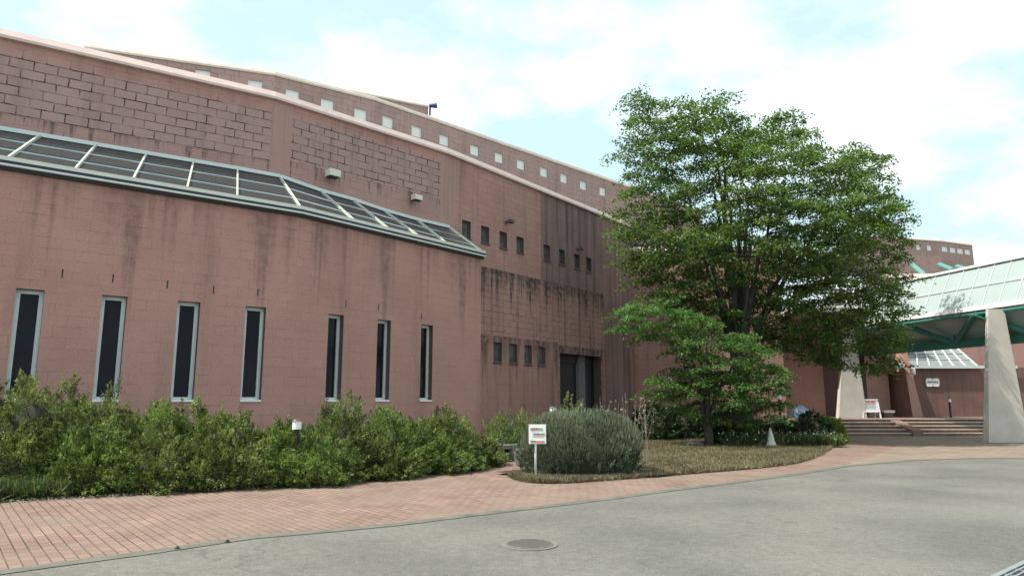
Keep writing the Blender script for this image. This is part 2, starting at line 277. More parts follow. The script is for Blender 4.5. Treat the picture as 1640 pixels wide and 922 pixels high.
def pavers(name, c1, c2, mortar, ang, bw=.23, rh=.115, ms=.006):
    m, t, N, L, p = new_mat(name); p.inputs['Roughness'].default_value = .85; p.inputs['Specular IOR Level'].default_value = .25
    g = N('ShaderNodeNewGeometry'); mp = N('ShaderNodeMapping'); mp.inputs['Rotation'].default_value = (0, 0, ang); L(g.outputs[0], mp.inputs[0])
    b = N('ShaderNodeTexBrick'); b.inputs['Scale'].default_value = 1; b.inputs['Brick Width'].default_value = bw; b.inputs['Row Height'].default_value = rh; b.inputs['Mortar Size'].default_value = ms
    b.inputs['Color1'].default_value = (*c1, 1); b.inputs['Color2'].default_value = (*c2, 1); b.inputs['Mortar'].default_value = (*mortar, 1); b.inputs['Mortar Smooth'].default_value = .2
    L(mp.outputs[0], b.inputs[0])
    n = N('ShaderNodeTexNoise'); n.inputs['Scale'].default_value = 1.1; n.inputs['Detail'].default_value = 8; n.inputs['Roughness'].default_value = .65; L(g.outputs[0], n.inputs[0])
    r = N('ShaderNodeMapRange'); r.inputs[1].default_value = .3; r.inputs[2].default_value = .7; r.inputs[3].default_value = .78; r.inputs[4].default_value = 1.18; L(n.outputs[0], r.inputs[0])
    s = N('ShaderNodeVectorMath'); s.operation = 'SCALE'; L(b.outputs[0], s.inputs[0]); L(r.outputs[0], s.inputs['Scale'])
    # moss / dust patches
    n2 = N('ShaderNodeTexNoise'); n2.inputs['Scale'].default_value = .7; n2.inputs['Detail'].default_value = 6; L(g.outputs[0], n2.inputs[0])
    r2 = N('ShaderNodeMapRange'); r2.inputs[1].default_value = .42; r2.inputs[2].default_value = .68; r2.inputs[4].default_value = .6; L(n2.outputs[0], r2.inputs[0])
    c = N('ShaderNodeMix'); c.data_type = 'RGBA'; L(r2.outputs[0], c.inputs[0]); L(s.outputs[0], c.inputs[6]); c.inputs[7].default_value = (.205, .162, .122, 1)
    L(c.outputs[2], p.inputs[0])
    bu = N('ShaderNodeBump'); bu.invert = True; bu.inputs['Strength'].default_value = .6; bu.inputs['Distance'].default_value = .01; L(b.outputs['Fac'], bu.inputs['Height']); L(bu.outputs[0], p.inputs['Normal'])
    return m
M['pink_paver'] = pavers('pink paving bricks', (.24, .165, .13), (.19, .125, .1), (.05, .032, .028), math.radians(50.5))
M['buff_paver'] = pavers('buff paving bricks', (.24, .19, .145), (.2, .155, .118), (.1, .08, .055), math.radians(8), .4, .3, .012)
M['step'] = pavers('step tiles', (.25, .16, .13), (.2, .125, .1), (.1, .06, .05), 0, .3, .3, .008)

# ---------------------------------------------------------------- ground
def sheet(name, pts, z, mat, kind='structure'):
    b = MB(); b.face([(p[0], p[1], z) for p in pts]); o = b.build(name, mat); o['kind'] = kind; return o
sheet('asphalt_road', [(-400, -60), (400, -60), (400, 700), (-400, 700)], 0, M['asphalt'])
KERB = [U(*p) for p in ((60, 905), (220, 884), (400, 858), (520, 848), (627, 838), (740, 824), (853, 811), (970, 797), (1080, 782), (1180, 770), (1270, 758))]
d0 = (KERB[0]-KERB[2]).normalized()
KERB = [KERB[0]+d0*16, KERB[0]+d0*6] + KERB
far_k = [U(*p) for p in ((1352, 745), (1458, 736), (1550, 733), (1640, 733))]
pav = [(p.x, p.y) for p in KERB] + [(p.x, p.y) for p in far_k[:1]]
sheet('brick_pavement', pav+[(13.5, 24.5), (13.5, 60), (-60, 60), (-60, -2)], .004, M['pink_paver'])
fk = [(p.x, p.y) for p in far_k]
sheet('entrance_plaza', fk+[(45, 19.5), (45, 60), (13.5, 60), (13.5, 24.5)], .004, M['buff_paver'])
kb = MB(); kk = KERB+far_k; kn = []
for i in range(len(kk)):
    u = (kk[min(i+1, len(kk)-1)]-kk[max(i-1, 0)]).normalized(); kn.append(kk[i]+Vector((u.y, -u.x, 0))*.2)
for i in range(len(kk)-1):
    z7 = Vector((0, 0, .007)); kb.face([kn[i]+z7, kn[i+1]+z7, kk[i+1]+z7, kk[i]+z7])
kb.build('kerb_edging', simple('worn gutter asphalt', (.115, .115, .095), .9, var=.35, scale=3, bump=.3))['kind'] = 'structure'

# ---------------------------------------------------------------- museum building
EAVE = CH+3.95*1.25; TOP = CH+7*1.25; REAR = 14.2
dA, dB, dC = U(0, 262, EAVE), U(480, 340, EAVE), U(771, 409, EAVE)
uAB = (dB-dA).normalized(); dA0 = dA-uAB*7
fA, fB, fC, fD = U(0, 58, TOP), U(440, 157.5, TOP), U(715, 245, TOP), U(1007, 363, TOP)
fA0 = fA-(fB-fA).normalized()*9
def cellwall(name, A, B, z0, z1, mats, parent, holes=(), zones=(), depth=.3, s_off=0.0, default=0):
    """one wall face from A to B (seen from outside A is left); holes with reveals; zones choose the finish"""
    A = Vector((A[0], A[1], 0)); B = Vector((B[0], B[1], 0)); Lh = (B-A).length; u = (B-A)/Lh; n = Vector((u.y, -u.x, 0)); b = MB()
    ss = sorted({0, Lh, *[min(max(v, 0), Lh) for h in list(holes)+[q[:4] for q in zones] for v in h[:2]]})
    zs = sorted({z0, z1, *[min(max(v, z0), z1) for h in list(holes)+[q[:4] for q in zones] for v in h[2:4]]})
    P = lambda s, z, d=0: A+u*s-n*d+Vector((0, 0, z))
    for i in range(len(ss)-1):
        for j in range(len(zs)-1):
            a, c, e, g = ss[i], ss[i+1], zs[j], zs[j+1]
            if c-a < 1e-4 or g-e < 1e-4: continue
            ms, mz = (a+c)/2, (e+g)/2
            if any(h[0] < ms < h[1] and h[2] < mz < h[3] for h in holes): continue
            mi = default
            for q in zones:
                if q[0] < ms < q[1] and q[2] < mz < q[3]: mi = q[4]
            b.face([P(a, e), P(c, e), P(c, g), P(a, g)], mi, [(a+s_off, e), (c+s_off, e), (c+s_off, g), (a+s_off, g)])
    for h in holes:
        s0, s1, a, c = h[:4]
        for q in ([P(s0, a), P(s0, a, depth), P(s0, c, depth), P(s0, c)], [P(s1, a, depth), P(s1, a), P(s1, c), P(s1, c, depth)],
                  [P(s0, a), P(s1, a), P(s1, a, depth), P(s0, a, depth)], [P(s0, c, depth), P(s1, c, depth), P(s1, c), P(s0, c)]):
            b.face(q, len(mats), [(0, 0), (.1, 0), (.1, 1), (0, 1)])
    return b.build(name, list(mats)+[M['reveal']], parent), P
def coping(A, B, z, mat, parent, ht=.21, back=.5, proud=.1, ext0=0, ext1=0):
    A = Vector((A[0], A[1], 0)); B = Vector((B[0], B[1], 0)); u = (B-A).normalized(); n = Vector((u.y, -u.x, 0)); A = A-u*ext0; B = B+u*ext1
    b = MB(); prof = [(proud, -.05), (proud, .02), (.0, ht), (-back, ht), (-back, -.05)]
    pa = [A+n*x+Vector((0, 0, z+y)) for x, y in prof]; pb = [B+n*x+Vector((0, 0, z+y)) for x, y in prof]
    b.face(pa[::-1]); b.face(pb)
    for i in range(5):
        j = (i+1) % 5; b.face([pa[i], pa[j], pb[j], pb[i]][::-1])
    return b.build('coping', mat, parent)
def frame_window(P, s0, s1, z0, z1, depth, fw, parent, fmat, pmat, sill=True, name='window'):
    """frame of four bars set in the opening, pane behind it"""
    b = MB(); d0, d1 = depth-.07, depth-.005
    def bar(a, c, e, g):
        b.hexa([P(a, e, d1), P(a, e, d0), P(c, e, d0), P(c, e, d1)], [P(a, g, d1), P(a, g, d0), P(c, g, d0), P(c, g, d1)])
    bar(s0, s0+fw, z0, z1); bar(s1-fw, s1, z0, z1); bar(s0+fw, s1-fw, z1-fw, z1); bar(s0+fw, s1-fw, z0, z0+fw*1.3)
    f = b.build(name, fmat, parent)
    g = MB(); g.face([P(s0, z0, depth-.03), P(s1, z0, depth-.03), P(s1, z1, depth-.03), P(s0, z1, depth-.03)]); g.build('pane', pmat, f)
    if sill:
        k = MB(); k.hexa([P(s0-.02, z0-.06, .1), P(s0-.02, z0-.06, -.05), P(s1+.02, z0-.06, -.05), P(s1+.02, z0-.06, .1)], [P(s0-.02, z0-.004, .1), P(s0-.02, z0-.02, -.05), P(s1+.02, z0-.02, -.05), P(s1+.02, z0-.004, .1)]); k.build('sill', fmat, f)
    return f
mb = thing('museum_building', 'long pink block museum with slit windows, glazed lean-to roof and a stepped rear tier', 'museum', (fB.x, fB.y, 0))
# low wing with the slit windows
slits = ((26, 72, 465), (164, 204, 473), (284, 322, 484), (393, 427, 492), (525, 552, 507), (603, 628, 515), (673, 695, 525))
SZ0, SZ1 = 1.52, CH+1.86*1.25
def drum_side(A, B, sl, off):
    hs = []
    for l, r, y in sl:
        s = (on(l, y, A, B)[0]+on(r, y, A, B)[0])/2; hs.append((s-.25, s+.25, SZ0, SZ1))
    o, P = cellwall('wall', A, B, -.3, EAVE, [M['drum'], M['plain']], mb, hs, depth=.3, s_off=off)
    for h in hs:
        f = frame_window(P, *h[:4], .24, .085, mb, M['alu'], M['pane'], False)
        b = MB(); b.hexa([P(h[0]+.0, SZ0-.0, .25), P(h[0], SZ0, -.03), P(h[1], SZ0, -.03), P(h[1], SZ0, .25)], [P(h[0], SZ0+.06, .25), P(h[0], SZ0+.045, -.03), P(h[1], SZ0+.045, -.03), P(h[1], SZ0+.06, .25)]); b.build('sill', M['white'], f)
    return P
P1 = drum_side(dA0, dB, slits[:4], 0)
P2 = drum_side(dB, dC, slits[4:], 3.3)
drum_back = dC+Vector((-(dC-dB).normalized().y, (dC-dB).normalized().x, 0))*2.2
cellwall('wall', dC, drum_back, -.3, EAVE, [M['drum']], mb)
b = MB()
for (x, y, A, B, P) in [(x, y, dA0, dB, P1) for x, y in ((100, 438), (181, 446), (268, 456), (342, 464), (413, 468))]+[(x, y, dB, dC, P2) for x, y in ((554, 487), (606, 493), (675, 506))]:
    s, z = on(x, y, A, B)
    b = MB(); b.hexa([P(s-.014, z-.09, .03), P(s-.014, z-.09, -.004), P(s+.014, z-.09, -.004), P(s+.014, z-.09, .03)], [P(s-.014, z+.1, .03), P(s-.014, z+.1, -.004), P(s+.014, z+.1, -.004), P(s+.014, z+.1, .03)]); b.build('weep_slot', M['black'], mb)
# tall front wing: three faces
def zone_px(A, B, pts):
    """px corners -> s range, z range"""
    q = [on(x, y, A, B) for x, y in pts]; return min(v[0] for v in q), max(v[0] for v in q), min(v[1] for v in q), max(v[1] for v in q)
DRP = dict(jstr=.3, jthr=.56, streak=.35, sscale=1.3, sthr=.55, row_tint=.03)
fm = [M['soft'], M['open'], M['plain']]
s437 = on(437, 160, fA0, fB)[0]
o1 = (-.1, s437, on(210, 218, fA0, fB)[1], TOP-.42, 1); zb = o1[2]
o1b = (-.1, s437, zb-1.6, zb, 3)
cellwall('wall', fA0, fB, -.3, TOP, fm+[wall_mat('pink block wall with short run off', (.345, .215, .188), (.385, .24, .21), drips=(zb, 1.1, .8, 2.6, .5), **DRP)], mb, zones=(o1, o1b, (s437, 99, 0, TOP, 2)))
s468, s705 = on(468, 200, fB, fC)[0], on(705, 300, fB, fC)[0]
zb2 = on(600, 292, fB, fC)[1]
_, Pf2 = cellwall('wall', fB, fC, -.3, TOP, fm+[wall_mat('pink block wall with thin run off', (.345, .215, .188), (.385, .24, .21), drips=(zb2, 1.1, .75, 3.2, .5), **DRP)], mb, zones=((-1, s468, 0, TOP, 2), (s468, s705, zb2, TOP-.36, 1), (s468, s705, zb2-1.6, zb2, 3), (s705, 99, 0, TOP, 2)), s_off=2.1)
wins = []
for x, y in ((747, 363), (777, 374), (806, 382), (833, 391), (876, 405), (900, 413), (924, 420), (943, 428)):
    s, z = on(x, y, fC, fD); wins.append((s, z))
zavg = sum(z for s, z in wins)/8; print('upper windows', [(round(s, 2), round(z, 2)) for s, z in wins], 'facC-D len', (fD-fC).length)
M['shade'] = wall_mat('streaked pink wall with painted shade', (.235, .15, .135), (.29, .185, .163), jstr=.3, jthr=.55, streak=.75, sscale=1.2, sthr=.47, row_tint=.03)  # darker pink paints in the shade towards the corner; streaks are run-off
hz = [(s-.24, s+.24, zavg-.32, zavg+.32) for s, z in wins]
s730 = on(730, 300, fC, fD)[0]; s866 = on(866, 350, fC, fD)[0]
zl = on(870, 452, fC, fD)[1]; print('ledge z', zl, on(780, 418, fC, fD), on(960, 484, fC, fD))
nf = Vector(((fD-fC).normalized().y, -(fD-fC).normalized().x, 0))
# lower block that stands a little proud, with four windows and the side door
off = nf*.28; gC, gD = fC+off, fD+off; gC.z = gD.z = 0; fC0 = Vector((fC.x, fC.y, 0)); fD0 = Vector((fD.x, fD.y, 0))
sL0, sL1 = on(765, 500, gC, gD)[0], on(968, 540, gC, gD)[0]
gA, gB = gC+(gD-gC).normalized()*sL0, gC+(gD-gC).normalized()*sL1
lw = [on(x, y, gA, gB) for x, y in ((797, 560), (822, 563), (846, 570), (868, 573))]
lz = sum(z for s, z in lw)/4; hl = [(s-.24, s+.24, lz-.36, lz+.36) for s, z in lw]
ds0, ds1 = on(897, 600, gA, gB)[0], on(963, 600, gA, gB)[0]; dz = on(930, 568, gA, gB)[1]; print('door', ds0, ds1, dz, 'len', (gB-gA).length)
door_h = (ds0, ds1, -.3, dz)
fl_ = [wall_mat('stained projecting wall', (.35, .205, .17), (.40, .24, .2), jstr=.75, jthr=.5, streak=.6, sscale=1.7, sthr=.5, row_tint=.04, drips=(zl, 2.3, .96, 2.4)),
       wall_mat('stained lintel course', (.33, .2, .17), (.38, .235, .2), jstr=.8, jthr=.5, streak=.5, sscale=1.7, sthr=.5, row_tint=.04, drips=(dz+.3, 1.2, .9, 3.2)),
       wall_mat('wall with run off below the small windows', (.37, .215, .175), (.41, .245, .205), jstr=.3, jthr=.56, streak=.45, sscale=1.4, sthr=.5, row_tint=.03, drips=(lz+.62, 2.6, .75, 2.1))]
_, Pg = cellwall('wall', gA, gB, -.3, zl, fl_, mb, holes=hl+[door_h], depth=.5, s_off=.4,
    zones=((-1, ds0-.15, -1, lz+.6, 2), (ds0-.15, 99, -1, dz+.3, 1)))
for h in hl: frame_window(Pg, *h, .16, .05, mb, M['bronze'], M['pane_grey'])
0 and b.hexa([gA, gB, gB-off*1.02, gA-off*1.02], [gA+Vector((0, 0, zl)), gB+Vector((0, 0, zl)), gB-off*1.02+Vector((0, 0, zl)), gA-off*1.02+Vector((0, 0, zl))]); 
b = MB(); b.face([gA+Vector((0, 0, zl)), gB+Vector((0, 0, zl)), gB-off+Vector((0, 0, zl)), gA-off+Vector((0, 0, zl))]); b.face([gB-off-Vector((0, 0, .3)), gB-Vector((0, 0, .3)), gB+Vector((0, 0, zl)), gB-off+Vector((0, 0, zl))], 0, [(0, -.3), (.28, -.3), (.28, zl), (0, zl)]); b.face([gA-off*1.05-Vector((0, 0, .3)), gA-off*1.05+Vector((0, 0, zl)), gA+Vector((0, 0, zl)), gA-Vector((0, 0, .3))])
b.build('ledge', fl_[0], mb)
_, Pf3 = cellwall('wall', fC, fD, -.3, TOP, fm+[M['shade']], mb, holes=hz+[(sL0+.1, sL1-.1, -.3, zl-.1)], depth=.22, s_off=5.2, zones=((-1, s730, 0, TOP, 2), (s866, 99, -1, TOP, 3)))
for h in hz: frame_window(Pf3, *h, .17, .05, mb, M['bronze'], M['pane_grey'])
# side door: recess walls, dark leaf, concrete jamb
b = MB()
for a, c, e, g in ((ds0, ds0+.08, 0, dz), (ds1-.08, ds1, 0, dz), (ds0+.08, ds1-.08, dz-.35, dz)):
    b.hexa([Pg(a, e, .5), Pg(a, e, .4), Pg(c, e, .4), Pg(c, e, .5)], [Pg(a, g, .5), Pg(a, g, .4), Pg(c, g, .4), Pg(c, g, .5)])
dr = b.build('door', M['black'], mb)
dm = ds0+(ds1-ds0)*.58
b = MB(); b.hexa([Pg(ds0, 0, .56), Pg(ds0, 0, .46), Pg(dm, 0, .46), Pg(dm, 0, .56)], [Pg(ds0, dz, .56), Pg(ds0, dz, .46), Pg(dm, dz, .46), Pg(dm, dz, .56)]); b.build('door_leaf', M['black'], dr)
b = MB(); b.hexa([Pg(dm, 0, .6), Pg(dm, 0, .3), Pg(dm+.5, 0, .3), Pg(dm+.5, 0, .6)], [Pg(dm, dz, .6), Pg(dm, dz, .3), Pg(dm+.5, dz, .3), Pg(dm+.5, dz, .6)]); b.build('pillar', M['stone'], dr)
b = MB(); b.hexa([Pg(dm, 0, .62), Pg(dm, 0, .52), Pg(ds1, 0, .52), Pg(ds1, 0, .62)], [Pg(dm, dz, .62), Pg(dm, dz, .52), Pg(ds1, dz, .52), Pg(ds1, dz, .62)]); b.build('door_leaf', M['alu_dark'], dr)
# return wall, then the wall behind the trees
EY = 35.0; fE = Vector((fD.x-.3, EY, 0)); ex1 = at(1262, EY, 0)
cellwall('wall', fD, fE, -.3, TOP, fm, mb)
EZ = zat(402, EY); 
eh = []
_, Pe = cellwall('wall', fE, ex1, -.3, EZ, fm, mb, s_off=1.3)
ex2 = Vector((ex1.x, 42, 0)); 
cellwall('wall', Vector((ex1.x, EY, 0)), ex2, -.3, EZ, fm, mb)
for a, c, z, m_, e0, e1 in ((fA0, fB, TOP, 'coping', 0, .03), (fB, fC, TOP, 'coping', .0, .03), (fC, fD, TOP, 'coping', 0, .1), (fD, fE, TOP, 'coping', 0, 0), (fE, ex1, EZ, 'coping', 0, .1), (ex1, ex2, EZ, 'coping', 0, 0)):
    coping(a, c, z, M[m_], mb, ext0=e0, ext1=e1)
# rear tier
rp = [U(x, y, REAR) for x, y in ((135, 76), (440, 120), (600, 160), (820, 236), (990, 294))]
rp.append(rp[-1]+(rp[-1]-rp[-2]).normalized()*9)
rw = ((324, 122), (408, 139), (468, 154), (524, 169), (577, 184), (621, 196), (667, 211), (711, 225), (760, 241), (799, 253), (834, 264), (871, 276), (903, 286), (934, 297), (965, 307))
used = set()
allz = []
for i in range(len(rp)-1):
    A, B = rp[i], rp[i+1]; hs = []
    for k, (x, y) in enumerate(rw):
        if k in used: continue
        s, z = on(x, y, A, B)
        if .3 < s < (B-A).length-.3: used.add(k); hs.append((s, z))
    allz += [z for s, z in hs]
    hs = [(s-.26, s+.26, z-.24, z+.24) for s, z in hs]
    o, P = cellwall('wall', A, B, 6, REAR, [M['rear'], M['plain']], mb, hs, depth=.12, s_off=i*1.7)
    for h in hs: frame_window(P, *h, .1, .03, mb, M['white'], M['blind'], False)
    coping(A, B, REAR, M['coping2'], mb, .14, .5, .05, ext1=.04)
print('rear window z', [round(z, 2) for z in allz], 'rear pts', [(round(p.x, 1), round(p.y, 1)) for p in rp])
nb = Vector((-.5, .86, 0))
cellwall('wall', rp[0]+nb*9, rp[0], 6, REAR, [M['rear']], mb)
b = MB(); q = [Vector((p.x, p.y, REAR-.25)) for p in rp]; b.face(q+[q[-1]+nb*14, q[0]+nb*14])
q = [Vector((p.x, p.y, TOP-.15)) for p in (fA0, fB, fC, fD, fE)]; b.face(q+[Vector((20, 60, TOP-.15)), Vector((-40, 60, TOP-.15))])
b.face([(fE.x, EY, EZ-.2), (ex1.x, EY, EZ-.2), (ex1.x, 60, EZ-.2), (fE.x, 60, EZ-.2)])
b.build('roof', M['roof'], mb)
# small top storey behind
t0, t1 = U(560, 146, 16.2), U(686, 171, 16.2); 
cellwall('wall', t0, t1, REAR-.5, 16.2, [M['rear']], mb); cellwall('wall', t1, t1+nb*5, REAR-.5, 16.2, [M['rear']], mb)
coping(t0, t1, 16.2, M['coping2'], mb, .1, .4, .05)
# glazed lean-to roof over the low wing
pl = {'n': (fA0, fB), 'm': (fB, fC)}
def fpt(x, y):
    A, B = (fA0, fB) if x < 440 else (fB, fC)
    s, z = on(x, y, A, B); u = (B-A).xy.normalized(); return Vector((A.x+u.x*s, A.y+u.y*s, z))
eav = [(14, 251), (121, 272), (214, 286), (300, 300), (380, 314), (485, 333), (566, 352), (621, 365), (669, 379), (713, 391), (769, 408)]
tps = [(66, 218), (155, 234), (235, 248), (310, 260), (380, 271), (446, 283), (511, 306), (562, 320), (612, 337), (665, 352), (717, 364)]
def ept(x, i):
    A, B = (dA0, dB) if i < 5 else (dB, dC)
    if i == 5: return Vector((dB.x, dB.y, EAVE+.12))
    if i == 10: return Vector((dC.x, dC.y, EAVE+.12))
    s = on(x, eav[i][1], A, B)[0]; u = (B-A).normalized(); p = A+u*s; return Vector((p.x, p.y, EAVE+.12))
EV = [ept(x, i) for i, (x, y) in enumerate(eav)]; TV = [fpt(x, y) for x, y in tps]
zt = sum(t.z for t in TV[:6])/6; print('skylight top z', [round(t.z, 2) for t in TV])
for t in TV[:6]: t.z = zt
for i in range(1, 4):
    st = uAB*1.5*i; EV.insert(0, EV[0]-uAB*1.5); TV.insert(0, TV[0]-(fB-fA).normalized()*1.52)
nfw = Vector((.6, -.8, 0))*.02
TV = [t+nfw for t in TV]
sk = MB(); sk.face([(0, 0, 0)]*3) if False else None
for i in range(len(EV)-1): sk.face([EV[i], EV[i+1], TV[i+1], TV[i]])
g = sk.build('roof_glass', M['skyglass'], mb)
for i in range(len(EV)):
    b = MB(); b.beam(EV[i]+Vector((0, 0, .04)), TV[i]+Vector((0, 0, .04)), .042, .07); b.build('rafter', M['alu_cream'], g)
for k in (.33, .66):
    b = MB()
    for i in range(len(EV)-1): b.beam(EV[i].lerp(TV[i], k), EV[i+1].lerp(TV[i+1], k), .035, .05)
    b.build('purlin', M['alu_dark'], g)
    b = MB()
    for i in range(len(EV)-1): b.beam(EV[i].lerp(TV[i], k-.03), EV[i+1].lerp(TV[i+1], k-.03), .02, .04)
    b.build('purlin', M['alu'], g)
b = MB()
for i in range(len(EV)-1): b.beam(TV[i]+nfw*3, TV[i+1]+nfw*3, .12, .1)
b.build('flashing', M['alu'], g)
for dz_, wd, ht, pr, m_ in ((.1, .16, .09, .07, 'alu_cream'), (.02, .2, .07, .05, 'black'), (-.04, .14, .045, .1, 'alu'), (-.1, .1, .06, .03, 'black')):
    b = MB()
    for A, B in ((dA0, dB), (dB, dC)):
        u = (B-A).normalized(); n = Vector((u.y, -u.x, 0)); b.beam(Vector((A.x, A.y, EAVE+dz_))+n*pr, Vector((B.x, B.y, EAVE+dz_))+n*pr+u*.06, wd, ht)
    b.build('gutter', M[m_], mb)
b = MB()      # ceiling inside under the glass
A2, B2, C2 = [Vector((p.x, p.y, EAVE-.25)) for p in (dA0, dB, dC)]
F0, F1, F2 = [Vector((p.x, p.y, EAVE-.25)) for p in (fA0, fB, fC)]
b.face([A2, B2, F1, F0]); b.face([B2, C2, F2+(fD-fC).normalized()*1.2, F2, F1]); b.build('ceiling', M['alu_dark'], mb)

# ---------------------------------------------------------------- far building
fb = thing('rear_building', 'tall faceted pink block building rising behind the glass canopy', 'building', at(1500, 62, 0))
FZ = zat(386, 62)
q = [at(1380, 60, FZ), at(1505, 62, FZ), U(1557, 393, FZ)]
qe = q[2]+Vector((3, 16, 0))
q += [qe]
fw_px = ((1471, 396), (1488, 396), (1513, 398), (1526, 400), (1538, 403), (1550, 405)); done = set()
for i in range(3):
    A, B = q[i], q[i+1]; hs = []
    for k, (x, y) in enumerate(fw_px):
        if k in done: continue
        s, z = on(x, y, A, B)
        if 0 <= s <= (B-A).length and i < 2: done.add(k); wv_ = .24 if i == 0 else .4; hs.append((s-wv_, s+wv_, FZ-.95, FZ-.45))
    o, P = cellwall('wall', A, B, 0, FZ, [M['rear']], fb, hs, depth=.12, s_off=i*2.3)
    for h in hs: frame_window(P, *h, .1, .03, fb, M['white'], M['blind'], False)
    coping(A, B, FZ, M['coping2'], fb, .15, .5, .06)
b = MB(); b.face([Vector((p.x, p.y, FZ-.1)) for p in q]+[Vector((q[0].x, 80, FZ-.1))]); b.build('roof', M['roof'], fb)
for x, y, x2, y2 in ((1461, 424, 1481, 441), (1505, 424, 1527, 433), (1533, 427, 1547, 432)):
    b = MB(); b.tube([U(x, y, zat(y, 56)), at(x2, 51, zat(y2, 51))], .2, 8); b.build('strut', M['teal'], fb)

# ---------------------------------------------------------------- entrance
TZ = .72; TY = 32.9
st = thing('entrance_steps', 'wide brick tiled steps rising to the entrance under the canopy', 'steps', (20, 31, 0))
xl = at(1334, TY, 0).x
for k in range(5):
    b = MB(); z1 = TZ*(k+1)/5; y0 = 31.1+k*.42
    b.hexa([(xl-.6+.1*k, y0, -.05), (30, y0, -.05), (30, y0+.42, -.05), (xl-.6+.1*k, y0+.42, -.05)], [(xl-.6+.1*k, y0, z1), (30, y0, z1), (30, y0+.42, z1), (xl-.6+.1*k, y0+.42, z1)])
    o_ = b.build('step', M['step'], st); b = MB(); b.hexa([(xl-.6+.1*k, y0-.045, z1-.035), (30, y0-.045, z1-.035), (30, y0-.001, z1-.035), (xl-.6+.1*k, y0-.001, z1-.035)], [(xl-.6+.1*k, y0-.045, z1+.003), (30, y0-.045, z1+.003), (30, y0-.001, z1+.003), (xl-.6+.1*k, y0-.001, z1+.003)]); b.build('nosing', M['coping2'], o_)
b = MB(); b.hexa([(xl-1.6, 33.2, -.05), (30, 33.2, -.05), (30, 44, -.05), (xl-1.6, 44, -.05)], [(xl-1.6, 33.2, TZ), (30, 33.2, TZ), (30, 44, TZ), (xl-1.6, 44, TZ)]); b.build('landing', M['step'], st)
# ramp-like cheek wall in the middle of the steps
b = MB(); rx0, rx1 = at(1462, 31, 0).x, at(1478, 31, 0).x
b.hexa([(rx0, 30.95, 0), (rx1, 30.95, 0), (rx1, 33.1, 0), (rx0, 33.1, 0)], [(rx0, 30.95, .25), (rx1, 30.95, .25), (rx1, 33.1, TZ+.02), (rx0, 33.1, TZ+.02)]); b.build('cheek', M['step'], st)

eb = thing('entrance_building', 'low pink entrance block with recessed walls and a small glazed lean-to roof behind the steps', 'building', (20, 37, 0))
def ew(x0, x1, y, ytop, mat='soft', yb=None, z0=0.0):
    A, B = at(x0, y, 0), at(x1, yb or y, 0); return cellwall('wall', A, B, z0, zat(ytop, y), [M[mat]], eb)
WT = 37.0
A = Vector((ex1.x-.02, 36.2, 0)); B = at(1325, 36.2)
cellwall('wall', A, B, 0, 6.3, [M['lit']], eb)
cellwall('wall', B, Vector((B.x, 37.6, 0)), 0, 6.3, [M['lit']], eb)
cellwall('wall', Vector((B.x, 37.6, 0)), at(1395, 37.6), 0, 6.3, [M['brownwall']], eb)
cellwall('wall', at(1394, 36.9), at(1430, 36.9), 0, 6.3, [M['lit']], eb)
cellwall('wall', at(1430, 36.9), at(1430, 38.1), 0, 6.3, [M['soft']], eb)
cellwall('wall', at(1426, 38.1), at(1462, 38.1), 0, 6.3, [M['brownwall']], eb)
b = MB(); x0, x1 = at(1426, 36.7).x, at(1460, 36.7).x; b.hexa([(x0, 36.7, zat(593, 36.7)), (x1, 36.7, zat(593, 36.7)), (x1, 38.1, zat(593, 36.7)), (x0, 38.1, zat(593, 36.7))], [(x0, 36.7, 6.3), (x1, 36.7, 6.3), (x1, 38.1, 6.3), (x0, 38.1, 6.3)]); b.build('lintel', M['lit'], eb)
b = MB(); x0, x1 = at(1457, 36).x, at(1469, 36).x; b.hexa([(x0, 35.6, TZ), (x1+.15, 35.6, TZ), (x1+.15, 38, TZ), (x0, 38, TZ)], [(x0, 36, 4.0), (x1-.15, 36, 4.0), (x1-.15, 38, 4.0), (x0, 38, 4.0)]); b.build('buttress', M['lit'], eb)
LZ0, LZ1 = zat(588, 36), zat(557, 37.6)
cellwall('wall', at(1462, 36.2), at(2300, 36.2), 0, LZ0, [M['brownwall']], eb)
cellwall('wall', at(1440, 37.8), at(2300, 37.8), 0, zat(444, 37.8), [M['lit']], eb)
coping(at(1440, 37.8), at(2300, 37.8), zat(444, 37.8), M['coping'], eb)
b = MB(); b.hexa([(ex1.x+.02, 33.4, 5.75), (at(1400, 36).x, 33.4, 5.75), (at(1400, 36).x, 36.19, 5.75), (ex1.x+.02, 36.19, 5.75)], [(ex1.x+.02, 33.4, 6.0), (at(1400, 36).x, 33.4, 6.0), (at(1400, 36).x, 36.19, 6.0), (ex1.x+.02, 36.19, 6.0)]); b.build('porch_roof', M['concrete'], eb)
b = MB(); zr = 6.3; b.face([(ex1.x, 36.2, zr), (at(1462, 36.7).x, 36.2, zr), (at(1462, 36.7).x, 41, zr), (ex1.x, 41, zr)]); b.build('roof', M['roof'], eb)
